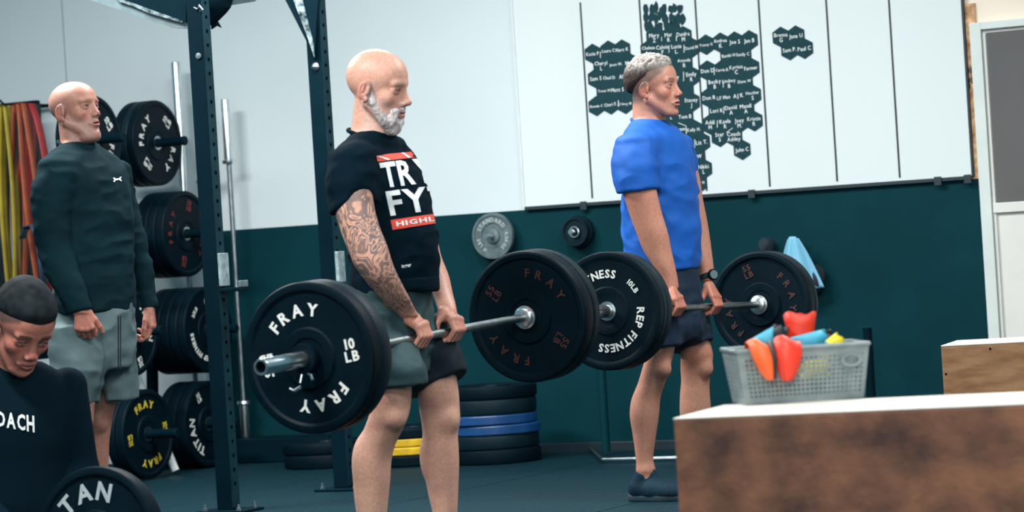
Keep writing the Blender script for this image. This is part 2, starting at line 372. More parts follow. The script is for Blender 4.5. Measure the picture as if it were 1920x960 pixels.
vs = [bm.verts.new((HR*math.sin(i*math.pi/3), 0, HR*math.cos(i*math.pi/3))) for i in range(6)]
f = bm.faces.new(vs); r = bmesh.ops.extrude_face_region(bm, geom=[f]); bmesh.ops.translate(bm, verts=[v for v in r['geom'] if isinstance(v, bmesh.types.BMVert)], vec=(0, -.0016, 0)); finish(bm)
bm.to_mesh(hexm); bm.free(); hexm.materials.append(M['hex'])
k = 0
for rowtxt in names.replace('\n', ';').split(';'):
    nm, cc = rowtxt.rsplit('|', 1); cx, cy = [float(v) for v in cc.split(',')]
    X, Z = BP(1080+cx/2.527, cy/2.527)
    o = link('name_hexagon', hexm, None, board, (X-bx0, BF-.0004-(k % 3)*.0005-(WY-.012), Z-bz)); k += 1
    if nm:
        parts = []; lines = nm.split('/')
        for li, s in enumerate(lines):
            V, F, wd = text2d(s, 0, .10); sz = min(.0180, .070/wd); ang = random.uniform(-.02, .06)
            oz = 0.0 if len(lines) == 1 else (.011 if li == 0 else -.014)
            V = V*[sz, sz*1.1]; V = np.stack([V[:, 0]*math.cos(ang)-V[:, 1]*math.sin(ang), V[:, 0]*math.sin(ang)+V[:, 1]*math.cos(ang)+oz], 1)
            parts.append((V, F))
        text_solid(parts, lambda u, v, h: (u, -.0034-h, v), 'lettering', M['chalk'], o, .0004)
# white divider strokes between some hexagons
for (a, c) in (((118, 245), (118, 275)), ((408, 175), (408, 195)), ((478, 172), (478, 195)), ((443, 215), (443, 250)), ((514, 212), (514, 250)), ((512, 340), (512, 385)), ((565, 660), (565, 700)), ((657, 318), (657, 355)), ((700, 385), (700, 415)), ((703, 505), (703, 540)), ((672, 570), (672, 605)), ((715, 628), (745, 606)), ((525, 600), (525, 635)), ((487, 582), (525, 598)), ((203, 475), (203, 505))):
    A = BP(1080+a[0]/2.527, a[1]/2.527); C_ = BP(1080+c[0]/2.527, c[1]/2.527)
    bm = bmesh.new(); tube_bm(bm, [(A[0]-bx0, BF-.0055-(WY-.012), A[1]-bz), (C_[0]-bx0, BF-.0055-(WY-.012), C_[1]-bz)], .0018, 4)
    from_bm('divider_stroke', bm, M['chalk'], board)
# rubbed-out patch at the top of the second column: torn vertical dabs
rng = random.Random(3)
for i in range(26):
    cx = 335+(i % 9)*22+rng.uniform(-6, 6); cy = 45+(i//9)*42+rng.uniform(-14, 10)
    if i % 9 == 8 and i < 9: continue
    X, Z = BP(1080+cx/2.527, cy/2.527); hw = rng.uniform(.011, .02); hh = rng.uniform(.024, .036)
    bm = bmesh.new(); n = 9
    vv = [bm.verts.new((hw*math.cos(2*math.pi*q/n)*rng.uniform(.7, 1.25), 0, hh*math.sin(2*math.pi*q/n)*rng.uniform(.7, 1.25))) for q in range(n)]
    f = bm.faces.new(vv); r = bmesh.ops.extrude_face_region(bm, geom=[f]); bmesh.ops.translate(bm, verts=[v for v in r['geom'] if isinstance(v, bmesh.types.BMVert)], vec=(0, -.0015, 0)); finish(bm)
    from_bm('torn_vinyl_scrap', bm, M['hex'], board, (X-bx0, BF-.0004-(i % 4)*.0004-(WY-.012), Z-bz))
# ------------------------------------------------------------ plates
def arc_text(s, R, ang, size, gap=.12, bold=1, flip=1):
    """letters standing radially on a circle, centred on ang (deg, 90 = top), reading clockwise"""
    ws = [.3/.7 if c == ' ' else GL[(c, bold)][2]/.7 for c in s]; tot = sum(ws)+gap/.7*(len(s)-1)
    out = []; x = -tot/2
    for c, wd in zip(s, ws):
        if c != ' ':
            V, F, _ = text2d(c, bold); a = math.radians(ang)-(x+wd/2)*size/R; V = V*size
            ca, sa = math.cos(a-math.pi/2), math.sin(a-math.pi/2)
            V = np.stack([V[:, 0]*ca-(V[:, 1]+R)*sa, V[:, 0]*sa+(V[:, 1]+R)*ca], 1); out.append((V, F))
        x += wd+gap/.7
    return out
def block_text(lines, x, y, size, rot=0., bold=1, gap=.14):
    out = []; rr = math.radians(rot); n = len(lines)
    for i, s in enumerate(lines):
        V, F, _ = text2d(s, bold, gap); V = V*size; V[:, 1] += ((n-1)/2-i)*size*1.25
        out.append((np.stack([x+V[:, 0]*math.cos(rr)-V[:, 1]*math.sin(rr), y+V[:, 0]*math.sin(rr)+V[:, 1]*math.cos(rr)], 1), F))
    return out
MESH = {}
def plate_mesh(R, T, key, m):
    if key in MESH: return MESH[key]
    bm = bmesh.new(); h = T/2
    def side(s): return [(.036, s*h*.86), (.058, s*h*.86), (.062, s*h*.98), (.088, s*h*.98), (.094, s*h*.72), (R-.032, s*h*.72), (R-.024, s*h*.97), (R-.010, s*h)]
    p = side(-1)+[(R-.003, -h*.9), (R, -h*.7), (R, h*.7), (R-.003, h*.9)]+side(1)[::-1]
    lathe(bm, p, 64); finish(bm)
    me = bpy.data.meshes.new('rubber_body'); bm.to_mesh(me); bm.free(); me.materials.append(m); smooth_by_angle(me, .5)
    bm = bmesh.new(); lathe(bm, [(.0262, -h*.9), (.0365, -h*.9), (.0365, h*.9), (.0262, h*.9)], 32); finish(bm)
    m2 = bpy.data.meshes.new('hub_insert'); bm.to_mesh(m2); bm.free(); m2.materials.append(M['insert']); smooth_by_angle(m2, .5)
    MESH[key] = (me, m2); return MESH[key]
LET = {}
def letters_mesh(style, T, R, m):
    key = (style, round(T, 3), m.name)
    if key in LET: return LET[key]
    if style == 'fray': parts = arc_text('FRAY', .146, 100, .036, .34)+arc_text('FRAY', .146, 280, .036, .34)+block_text(['10', 'LB'], .150, -.002, .030)+block_text(['10', 'LB'], -.150, .002, .030, 180)
    elif style == 'fray55': parts = arc_text('FRAY', .150, 90, .028, .6)+arc_text('FRAY', .150, 270, .028, .6)+block_text(['55', 'LB'], .150, 0, .024, -90)+block_text(['55', 'LB'], -.150, 0, .024, 90)
    elif style == 'fray35': parts = arc_text('FRAY', .150, 90, .036, .22)+arc_text('FRAY', .150, 270, .036, .22)+block_text(['35', 'LB'], .155, 0, .024, 0)+block_text(['35', 'LB'], -.155, 0, .024, 180)
    elif style == 'titan': parts = arc_text('TITAN', .150, 90, .044, .16)+arc_text('TITAN', .150, 270, .044, .16)+block_text(['35', 'LB'], .160, 0, .022, -90)+block_text(['35', 'LB'], -.160, 0, .022, 90)
    elif style == 'titan25': parts = arc_text('TITAN', .158, 90, .044, .16)+arc_text('TITAN', .158, 270, .044, .16)+block_text(['25', 'LB'], .165, 0, .022, -90)+block_text(['25', 'LB'], -.165, 0, .022, 90)
    elif style == 'titanbig': parts = arc_text('TITAN', .150, 90, .054, .26)
    elif style == 'rep10': parts = arc_text('REP FITNESS', .142, 90, .030, .13)+arc_text('REP FITNESS', .142, 270, .030, .13)+arc_text('10LB', .145, 0, .020, .1)+arc_text('10LB', .145, 180, .020, .1)
    elif style == 'rep25': parts = arc_text('REP FITNESS', .150, 90, .026, .13)+arc_text('REP FITNESS', .150, 270, .026, .13)+arc_text('25LB', .150, 0, .020, .1)+arc_text('25LB', .150, 180, .020, .1)
    h = T/2*.72
    out = []
    for pt in parts:
        o = text_solid([pt], lambda u, v, t: (u, -h-t, v), 'raised_letter', m, None, .0022)
        out.append(o.data); bpy.data.objects.remove(o)
    LET[key] = out; return out
PN = {'fray': 'ten pound', 'titan': 'thirty-five pound', 'rep10': 'ten pound', 'rep25': 'twenty-five pound', 'fray55': 'fifty-five pound', 'fray35': 'thirty-five pound', 'titan25': 'twenty-five pound'}
def plate(loc, axis, T=.05, style=None, lm=None, spin=0., label='', group=None, m=None, R=.225, hub=None, cat='weight plate'):
    """axis: unit vector the lettered face points to; loc is the plate's centre"""
    m = m or M['rubber']
    r = empty('bumper_plate', loc, label=label, cat=cat, group=group)
    ax = Vector(axis).normalized(); yy = -ax; zz = (Vector((0, 0, 1))-yy*yy.z).normalized() if abs(yy.z) < .9 else Vector((0, 1, 0)); xx = yy.cross(zz)
    r.rotation_euler = (Matrix((xx, yy, zz)).transposed() @ Matrix.Rotation(math.radians(spin), 3, 'Y')).to_euler()
    a, b_ = plate_mesh(R, T, (R, round(T, 3), m.name), m)
    link('rubber_body', a, None, r); link('hub_insert', b_, None, r)
    if style:
        for lme in letters_mesh(style, T, R, lm or M['letter_white']): link('raised_letter', lme, None, r)
    return r
def barbell(p_near, p_far, inner_near, inner_far, ext_near, ext_far, label):
    """bar through two points; inner_* distances (m) along from p_near for the collar faces"""
    A = Vector(p_near); B = Vector(p_far); ax = (B-A).normalized()
    root = empty('barbell', A, label=label, cat='barbell')
    q = Vector((0, 1, 0)).rotation_difference(ax).to_matrix().to_4x4()
    def part(n, prof, m, seg=32, closed=False):
        bm = bmesh.new()
        (lathe(bm, prof, seg, 'Y', q) if closed else solid_lathe(bm, prof, seg, 'Y', q)); finish(bm); return from_bm(n, bm, m, root, smooth=True)
    a, b_ = inner_near, inner_far
    part('shaft', [(.0142, a-.002), (.0142, b_+.002)], M['steel_dark'], 24)
    for (s, c, e) in ((-1, a, ext_near), (1, b_, ext_far)):
        part('collar_flange', [(.028, c+s*-.028), (.033, c+s*-.024), (.033, c+s*-.012), (.040, c-s*.010), (.040, c-s*.001), (.026, c-s*.0005)], M['steel'], 32)
        sl = part('sleeve', [(.0248, c), (.0250, c+s*(e-.012)), (.0235, c+s*(e-.010)), (.0235, c+s*(e-.006)), (.0250, c+s*(e-.004)), (.0240, c+s*e), (.0175, c+s*e), (.0165, c+s*(e-.012))], M['steel'], 32)
        bm = bmesh.new(); solid_lathe(bm, [(.0160, c+s*(e-.0125)), (.0160, c+s*(e-.0095))], 24, 'Y', q); finish(bm)
        from_bm('end_cap', bm, M['hole'], sl)
    return root, ax
# --- barbell of the man in the black shirt
A = np.array([-4.812, 7.83, .753]); Bp = np.array([-4.80, 9.10, .804]); L = float(np.linalg.norm(Bp-A))
bar1, ax1 = barbell(A, Bp, 0, L, .372, .40, 'loaded barbell held by bald bearded man in black shirt')
def along(A, ax, t): return Vector(A)+ax*t
nv = -ax1
plate(along(A, ax1, -.031), nv, .060, None, None, 40, 'plain black bumper plate behind the large white lettered plate, left end of front barbell', m=M['rubber_grey'], R=.229)
plate(along(A, ax1, -.088), nv, .052, 'fray', None, -8, 'black bumper plate with white lettering on near end of front barbell, reads ten pounds', m=M['rubber'], R=.229)
plate(along(A, ax1, L+.036), nv, .070, 'fray55', M['letter_shaded'], 35, 'thick black bumper plate with faint red lettering on far end of front barbell')
plate(along(A, ax1, L+.096), nv, .044, None, None, 35, 'thin black bumper plate hidden outermost on far end of front barbell', m=M['rubber_grey'])
# collar clamp
cl = empty('barbell_clamp', along(A, ax1, -.132), label='black locking clamp with chrome lever on near sleeve of front barbell', cat='clamp')
bm = bmesh.new(); lathe(bm, [(.0256, -.016), (.044, -.016), (.047, -.010), (.047, .010), (.044, .016), (.0256, .016)], 32); finish(bm); from_bm('clamp_ring', bm, M['rubber'], cl, smooth=True)
bm = bmesh.new(); bm_box(bm, (-.012, -.018, -.088), (.030, .014, -.042)); from_bm('hinge_block', bm, M['post'], cl, bevel=.006)
bm = bmesh.new(); tube_bm(bm, [(.02, -.014, -.045), (.035, -.024, -.05), (.042, -.03, -.062)], .0055); from_bm('lever', bm, M['steel'], cl, smooth=True)
bm = bmesh.new(); tube_bm(bm, [(-.005, -.02, -.08), (-.028, -.024, -.092), (-.042, -.024, -.086)], .0055); from_bm('lever', bm, M['steel'], cl, smooth=True)
bm = bmesh.new(); tube_bm(bm, [(.0, -.02, -.045), (-.004, -.026, -.07)], .004); from_bm('latch_pin', bm, M['steel'], cl, smooth=True)
# --- barbell of the man in blue
A2 = np.array([-5.095, 10.43, .778]); B2 = np.array([-5.075, 11.72, .742]); L2 = float(np.linalg.norm(B2-A2))
bar2, ax2 = barbell(A2, B2, 0, L2, .41, .41, 'loaded barbell held by grey haired man in blue shirt')
plate(along(A2, ax2, -.022), -ax2, .040, None, None, 0, 'black bumper plate innermost at left end of rear barbell', m=M['rubber_grey'])
plate(along(A2, ax2, -.058), -ax2, .028, None, None, 0, 'thin black bumper plate sandwiched second from inside on left end of rear barbell', m=M['rubber_grey'])
plate(along(A2, ax2, -.092), -ax2, .036, 'rep10', None, -38, 'black bumper plate with curved white lettering on left end of rear barbell')
plate(along(A2, ax2, L2+.036), -ax2, .066, 'fray55', M['letter_shaded'], 70, 'black bumper plate with faint red lettering at right end of rear barbell')
plate(along(A2, ax2, L2+.088), -ax2, .032, None, None, 70, 'outer thin black bumper plate at right end of rear barbell', m=M['rubber_grey'])
# --- coach's bar
A3 = np.array([-5.49, 7.58, .226])
B3 = A3+np.array([0, 1.31, -.15])
bar3, ax3 = barbell(A3, B3, 0, float(np.linalg.norm(B3-A3)), .20, .41, 'barbell on the floor in front of the crouching coach')
plate(along(A3, ax3, -.034), -ax3, .062, 'titanbig', M['letter_grey'], -35, 'black bumper plate with large grey lettering at bottom left, on the floor by the coach', m=M['rubber'])
# ------------------------------------------------------------ power rack
RX = -7.17
rack = empty('power_rack', (RX, 11.28, 0), label='black steel power rack with two drilled posts and overhead braces', cat='power rack')
def rbox(n, lo, hi, m, par=rack, bev=.004):
    l = (RX, 11.28, 0); return box(n, [lo[i]-l[i] for i in range(3)], [hi[i]-l[i] for i in range(3)], m, par, bev)
for (Y, zb) in ((10.79, .0), (11.74, .0)):
    p = rbox('post', (RX-.038, Y-.031, .012), (RX+.038, Y+.031, 3.3), M['post'])
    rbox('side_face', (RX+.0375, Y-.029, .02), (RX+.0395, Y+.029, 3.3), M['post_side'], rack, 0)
    if Y < 11:
        bm = bmesh.new(); solid_lathe(bm, [(.0085, .0396), (.0085, .0402)], 10, 'X'); finish(bm); hm_ = bpy.data.meshes.new('hole'); bm.to_mesh(hm_); bm.free(); hm_.materials.append(M['hole'])
    for i in range(46): link('hole', hm_, None, rack, (0, Y-11.28, .12+i*.06))
    fp = rbox('foot_plate', (RX-.11, Y-.09, 0), (RX+.12, Y+.09, .012), M['post'])
    for dx, dy in ((-.08, -.06), (.09, -.06), (.09, .06), (-.08, .06)):
        bm = bmesh.new(); solid_lathe(bm, [(.011, .012), (.011, .022), (.006, .022), (.006, .038)], 6, 'Z', Matrix.Translation((dx, Y-11.28+dy, 0))); finish(bm); from_bm('anchor_bolt', bm, M['steel'], rack)
    # j cup: light plastic face and arm
    jz = PY(425 if Y < 11 else 640, 505 if Y < 11 else 500, Y)[2]
    rbox('hook_plate', (RX+.0405, Y-.03, jz-.07), (RX+.058, Y+.03, jz+.07), M['plastic_light'], rack, .003)
    rbox('hook_arm', (RX+.0405, Y-.028, jz-.095), (RX+.15, Y+.028, jz-.078), M['post'], rack, .003)
    rbox('hook_lip', (RX+.135, Y-.028, jz-.078), (RX+.15, Y+.028, jz-.05), M['grey_steel'], rack, .003)
bm = bmesh.new(); solid_lathe(bm, [(.013, -.031), (.013, -.036), (.009, -.038)], 16, 'Y', Matrix.Translation((PY(373, 105, 10.76)[0]-RX, 10.79-11.28, PY(373, 105, 10.76)[2]))); finish(bm); from_bm('bolt', bm, M['grey_steel'], rack, smooth=True)
bz2 = PY(592, 125, 11.71)[2]; bx2 = PY(592, 125, 11.71)[0]-RX
bm = bmesh.new(); solid_lathe(bm, [(.019, -.031), (.019, -.036), (.016, -.038), (.014, -.041), (.009, -.046), (.003, -.048)], 20, 'Y', Matrix.Translation((bx2, 11.74-11.28, bz2))); finish(bm); from_bm('dome_bolt', bm, M['steel'], rack, smooth=True)
def prism(name, pts, y0, y1, m, par=rack, org=(RX, 11.28, 0), bev=0.):
    """polygon in XZ (world) extruded in Y"""
    bm = bmesh.new(); a = [bm.verts.new((p[0]-org[0], y0-org[1], p[1]-org[2])) for p in pts]; c = [bm.verts.new((p[0]-org[0], y1-org[1], p[1]-org[2])) for p in pts]
    bm.faces.new(a); bm.faces.new(c[::-1]); n = len(pts)
    for i in range(n): bm.faces.new((a[i], c[i], c[(i+1) % n], a[(i+1) % n]))
    finish(bm); return from_bm(name, bm, m, par, bevel=bev)
def q(px, py, Y): p = PY(px, py, Y); return (p[0], p[2])
# gusset of the far post (rises to the left)
g = [q(536, 0, 11.69), q(520, -40, 11.69), q(600, -40, 11.69), q(594, 40, 11.69), q(590, 112, 11.69), q(579, 84, 11.69)]
prism('gusset', g, 11.685, 11.707, M['post'])
g = [q(549, -5, 11.68), q(566, -5, 11.68), q(588, 82, 11.68), q(590, 108, 11.68), q(579, 75, 11.68)]
prism('crumpled_tape', g, 11.676, 11.683, M['tape_silver'])
# overhead braces of the near post
Yb = 10.79
prism('overhead_brace', [q(356, 42, Yb), q(356, -60, Yb), q(190, -60, Yb), q(225, -5, Yb), q(300, 26, Yb)], Yb-.03, Yb-.005, M['post'])
prism('brace_flange', [q(150, -8, Yb), q(330, 53, Yb), q(358, 53, Yb), q(358, 40, Yb), q(300, 28, Yb), q(222, -4, Yb), q(190, -30, Yb), q(130, -30, Yb)], Yb-.02, Yb+.03, M['grey_steel'])
tape = [q(223, -5, Yb), q(262, 8, Yb), q(300, 22, Yb), q(352, 40, Yb), q(350, 43, Yb), q(318, 34, Yb), q(290, 26, Yb), q(255, 11, Yb), q(228, 2, Yb)]
prism('crumpled_tape', tape, Yb-.036, Yb-.031, M['tape_silver'])
prism('rear_gusset', [q(396, 48, 10.95), q(396, -30, 10.95), q(440, -30, 10.95), q(428, 14, 10.95), q(420, 24, 10.95)], 10.92, 10.97, M['post'])
prism('loose_sheet', [q(402, 36, 11.0), q(422, 22, 11.0), q(436, 10, 11.0), q(480, 3, 11.0), q(500, -12, 11.0), q(440, -12, 11.0), q(425, 8, 11.0), q(400, 14, 11.0)], 10.985, 10.99, M['grey_steel'])
prism('hanging_strap', [q(398, 45, 11.0), q(410, 41, 11.0), q(416, 52, 11.0), q(408, 48, 11.0), q(398, 55, 11.0)], 10.99, 11.0, M['post'])
bm = bmesh.new(); z = PY(372, 17, 10.74)
tube_bm(bm, [(z[0]-.03-RX, 10.752-11.28, z[2]+.01), (z[0]-.01-RX, 10.748-11.28, z[2]), (z[0]+.005-RX, 10.742-11.28, z[2]+.014), (z[0]+.018-RX, 10.742-11.28, z[2]-.004), (z[0]+.004-RX, 10.742-11.28, z[2]-.012)], .004, 6); from_bm('wire_clip', bm, M['steel'], rack, smooth=True)
# ------------------------------------------------------------ plate tree
AY, BY = 13.22, 12.55
hubsA = [PY(297, 268, AY), PY(352, 438, AY), PY(392, 618, AY), PY(394, 800, AY)]
hubsB = [PY(180, 262, BY), PY(222, 440, BY), PY(250, 622, BY), PY(280, 815, BY)]
tree = empty('plate_storage_rack', (-9.35, 12.9, 0), label='two-row upright storage rack of bumper plates at the left of the back wall', cat='plate rack')
T0 = np.array([-9.35, 12.9, 0.])
def tpart(n, bm, m, sm=False): finish(bm); bmesh.ops.translate(bm, verts=bm.verts[:], vec=tuple(-T0)); return from_bm(n, bm, m, tree, smooth=sm)
for (Y, hubs) in ((AY, hubsA), (BY, hubsB)):
    back = .30 if Y == AY else .22
    bk_ = .36 if Y == AY else .19
    for h in hubs:
        bm = bmesh.new(); e = Matrix.Translation((h[0], Y, max(h[2], .23)))
        solid_lathe(bm, [(.023, .02-bk_), (.023, .155), (.0245, .157), (.0245, .17), (.021, .173)], 24, 'X', e); tpart('peg', bm, M['post'], True)
    hz = [max(h[2], .23) for h in hubs]
    # sloping upright that carries the pegs, and its white foot
    pts = [(hubs[0][0]-bk_, Y, hz[0]+.10)]+[(h[0]-bk_, Y, z) for h, z in zip(hubs, hz)]+[(hubs[3][0]-bk_+.05, Y, .03)]
    bm = bmesh.new(); tube_bm(bm, pts, .032, 4); tpart('upright', bm, M['post'])
    bm = bmesh.new(); bm_box(bm, (-9.75, Y-.035, 0), (-8.95, Y+.035, .03)); tpart('foot', bm, M['post'])
w0 = PY(254, 700, BY+.27); w1 = PY(330, 893, BY+.27)
bm = bmesh.new(); tube_bm(bm, [(w0[0]-.18, BY+.27, w0[2]+.42), tuple(w0), (w1[0], BY+.27, .02)], .021, 8); tpart('white_leg', bm, M['white_metal'], True)
bm = bmesh.new(); bm_box(bm, (-9.70, BY, .62), (-9.62, AY, .68)); tpart('cross_rail', bm, M['post'])
def stack(hubs, i, Y, specs, rowname):
    h = hubs[i]; z = max(h[2], .23); x = h[0]
    for n, (T, st, lm, spin, lab, m_) in enumerate(specs):
        plate((x-T/2, Y, z), (1, 0, 0), T-.0015, st, lm, spin, lab, m=m_)
        x -= T
Rb, Rg = M['rubber'], M['rubber_grey']
W_, RD, YL = M['letter_white'], M['letter_red'], M['letter_yellow']
stack(hubsA, 0, AY, [(.045, 'fray', W_, -50, 'black plate with white lettering outermost on the top right storage peg', Rb), (.045, None, None, 0, 'black plate second from outside on the top right storage peg', Rg), (.05, None, None, 0, 'black plate innermost on the top right storage peg', Rb)], 'A')
stack(hubsA, 1, AY, [(.055, 'fray55', RD, 105, 'black plate with red lettering outermost on the second right storage peg', Rb), (.05, None, None, 0, 'black plate second from outside on the second right storage peg', Rb), (.05, None, None, 0, 'black plate third from outside on the second right storage peg', Rb), (.045, None, None, 0, 'black plate innermost on the second right storage peg', Rb)], 'A')
stack(hubsA, 2, AY, [(.05, 'rep25', W_, 40, 'black plate with white lettering outermost on the third right storage peg, behind the rack post', Rb)]+[(.055, None, None, 0, 'black plate %s on the third right storage peg' % s, Rb) for s in ('second from outside', 'third from outside', 'fourth from outside', 'innermost')], 'A')
stack(hubsA, 3, AY, [(.065, 'titan', W_, 62, 'black plate with bold white lettering outermost on the bottom right storage peg', Rb), (.06, None, None, 0, 'black plate second from outside on the bottom right storage peg', Rb), (.06, None, None, 0, 'black plate innermost on the bottom right storage peg', Rb)], 'A')
stack(hubsB, 0, BY, [(.045, 'fray', W_, -35, 'black plate with white lettering behind the head of the man at left', Rb), (.045, None, None, 0, 'black plate innermost behind the head of the man at left', Rb)], 'B')
stack(hubsB, 1, BY, [(.055, 'fray55', RD, 60, 'black plate with red lettering half hidden behind the left man', Rb), (.05, None, None, 0, 'plain black plate inside the half hidden red lettered plate behind left man', Rb)], 'B')
stack(hubsB, 2, BY, [(.055, 'titan25', W_, 70, 'black plate with bold white lettering behind the left man hand', Rb), (.05, None, None, 0, 'plain black plate inside the bold lettered plate behind the left man hand', Rb)], 'B')
stack(hubsB, 3, BY, [(.055, 'fray35', YL, -8, 'black plate with yellow lettering low on the storage rack beside the left man calves', Rb), (.055, None, None, 0, 'black plate second behind the yellow lettered plate', Rb)], 'B')
# ------------------------------------------------------------ upright barbells and their base
base = box('bar_holder', (-9.60, WY-.24, 0), (-8.30, WY-.04, .13), M['post'], bevel=.01); tag(base, 'low black base box that holds the upright barbells along the back wall', 'bar holder')
def upright_bar(px, Y, ztop, zbot, label, sleeve=.32):
    x = PY(px[0], px[1], Y)[0]; x2 = PY(px[2], px[3], Y)[0]; x = (x+x2)/2
    r = empty('upright_barbell', (x, Y, zbot), label=label, cat='barbell', group=None); H = ztop-zbot
    for n, prof, m, s in (('sleeve', [(.020, H-sleeve), (.0245, H-sleeve+.002), (.0245, H-.006), (.022, H)], M['steel'], 24), ('sleeve', [(.022, 0), (.0245, .006), (.0245, .17), (.02, .172)], M['steel'], 24),
                    ('shaft', [(.0135, .17), (.0135, H-sleeve)], M['steel_dark'], 16), ('collar', [(.034, H-sleeve-.022), (.036, H-sleeve-.018), (.036, H-sleeve-.004), (.03, H-sleeve)], M['steel'], 24), ('collar', [(.03, .172), (.036, .176), (.036, .19), (.033, .194)], M['steel'], 24)):
        bm = bmesh.new(); solid_lathe(bm, prof, s, 'Z'); finish(bm); from_bm(n, bm, m, r, smooth=True)
    return r
upright_bar((426, 190, 456, 800), 13.54, PY(426, 186, 13.54)[2], .132, 'chrome barbell standing upright on its base just right of the near rack post')
upright_bar((334, 120, 352, 560), 13.54, PY(334, 116, 13.54)[2], .132, 'tallest chrome barbell standing upright left of the near rack post', .72)
upright_bar((368, 150, 392, 560), 13.54, PY(370, 160, 13.54)[2], .132, 'chrome barbell standing upright half hidden behind the near rack post', .5)
# ------------------------------------------------------------ floor stacks
def floor_stack(px, Y, seq, where):
    z = 0.; x = PY(px, 850, Y)[0]
    for (T, m_, lab) in seq:
        plate((x+random.uniform(-.008, .008), Y+random.uniform(-.006, .006), z+T/2), (0, 0, 1), T-.001, None, None, 0, lab, m=m_); z += T
floor_stack(928, 13.15, [(.072, Rb, 'black plate lying at the bottom of the plate stack with blue plates'), (.068, Rg, 'black plate second from bottom of the plate stack with blue plates'), (.05, M['blue_rubber'], 'lower blue bumper plate in the floor stack'), (.05, M['blue_rubber'], 'upper blue bumper plate in the floor stack'), (.075, Rg, 'black plate resting on the upper blue plate'), (.065, Rb, 'topmost black plate of the stack with blue plates')], 'blue')
floor_stack(775, 13.15, [(.055, Rb, 'black plate under the yellow plates between the bearded man legs'), (.042, M['yellow_rubber'], 'lower yellow bumper plate seen between the bearded man legs'), (.042, M['yellow_rubber'], 'upper yellow bumper plate seen between the bearded man legs'), (.05, Rb, 'black plate on top of the yellow plates between the bearded man legs')], 'yellow')
floor_stack(615, 13.15, [(.07, Rb, 'bottom black plate of the low stack right of the bar base'), (.06, Rb, 'topmost black plate of the low stack right of the bar base')], 'dark')
# ------------------------------------------------------------ wall hung things
def wall_peg(x, z, r, L, m, label):
    o = empty('wall_peg', (x, WY-.012, z), label=label, cat='wall hook')
    bm = bmesh.new(); solid_lathe(bm, [(.04, -.001), (.04, -.008), (r, -.009), (r, -L)], 20); finish(bm); from_bm('pin', bm, m, o, smooth=True); return o
cx, cz = W(938, 442)
wall_peg(cx, cz, .0125, .15, M['steel'], 'short peg carrying the grey iron plate')
ip = empty('iron_plate', (cx, WY-.075, cz), label='small grey iron ten pound plate hung on the teal wall', cat='weight plate')
bm = bmesh.new(); R = .118; h = .014
lathe(bm, [(.0145, -h), (.034, -h), (.038, -h*.9), (.040, -h*.2), (.062, -h*.2), (.066, -h*.55), (R-.018, -h*.55), (R-.014, -h), (R-.003, -h), (R, -h*.7), (R, h*.7), (R-.003, h), (.0145, h)], 56); finish(bm); from_bm('disc', bm, M['iron'], ip, smooth=True)
parts = arc_text('STANDARD', .083, 95, .020, .16, 1)+arc_text('4.5KGS', .083, -20, .018, .14, 1)+arc_text('10 LBS', .083, 215, .018, .14, 1)
wl_ = mat('worn_iron_lettering', (.34, .40, .40), .5)
for pt in parts: text_solid([pt], lambda u, v, t: (u, -h*.55-t, v), 'raised_letter', wl_, ip, .003)
cx2, cz2 = W(1093, 434)
wall_peg(cx2, cz2, .0125, .13, M['steel'], 'short peg carrying the small black plates')
for i, (RR, yy, lab) in enumerate(((.080, -.035, 'small black iron plate nearest the wall on the right peg'), (.072, -.068, 'small black iron plate with bright steel ring on the right peg'))):
    sp = empty('small_plate', (cx2, WY-.012+yy, cz2), label=lab, cat='weight plate'); h = .014
    bm = bmesh.new(); lathe(bm, [(.015, -h), (.03, -h), (.034, -h*.4), (RR-.014, -h*.4), (RR-.01, -h), (RR-.002, -h), (RR, -h*.6), (RR, h), (.015, h)], 40); finish(bm); from_bm('disc', bm, Rg, sp, smooth=True)
    if i: bm = bmesh.new(); lathe(bm, [(.022, -h-.006), (.029, -h-.006), (.029, -h), (.022, -h)], 28); finish(bm); from_bm('steel_ring', bm, M['steel'], sp, smooth=True)
# vertical cleaning pole, floor frame, right pole
p0 = PZ(1138, 836, 0.0); yy = 13.35; x0 = PY(1136, 836, yy)[0]
st = empty('pole_stand', (x0, yy, 0), label='dark upright pole on a flat steel frame base by the teal wall', cat='stand')
bm = bmesh.new(); tube_bm(bm, [(0, 0, .02), (0, 0, .62)], .022, 14); from_bm('pole', bm, M['green'], st, smooth=True)
a = PZ(1102, 836, .02); b_ = PZ(1130, 862, .02); c_ = PZ(1300, 856, .02); d_ = PZ(1262, 826, .02)
bm = bmesh.new(); loc = np.array([x0, yy, 0])
tube_bm(bm, [tuple(p-loc) for p in (a, b_, c_, d_, a)], .007, 6); from_bm('base_frame', bm, M['steel_dark'], st, smooth=True)
pp = PY(1626, 615, 13.3); bm = bmesh.new(); o = empty('floor_pole', (pp[0], 13.3, 0), label='short black pole standing by the wall behind the basket', cat='pole')
tube_bm(bm, [(0, 0, 0), (0, 0, pp[2])], .021, 14); from_bm('pole', bm, M['post'], o, smooth=True)
bm = bmesh.new(); solid_lathe(bm, [(.07, 0), (.07, .02), (.03, .03)], 20, 'Z'); finish(bm); from_bm('foot', bm, M['post'], o)
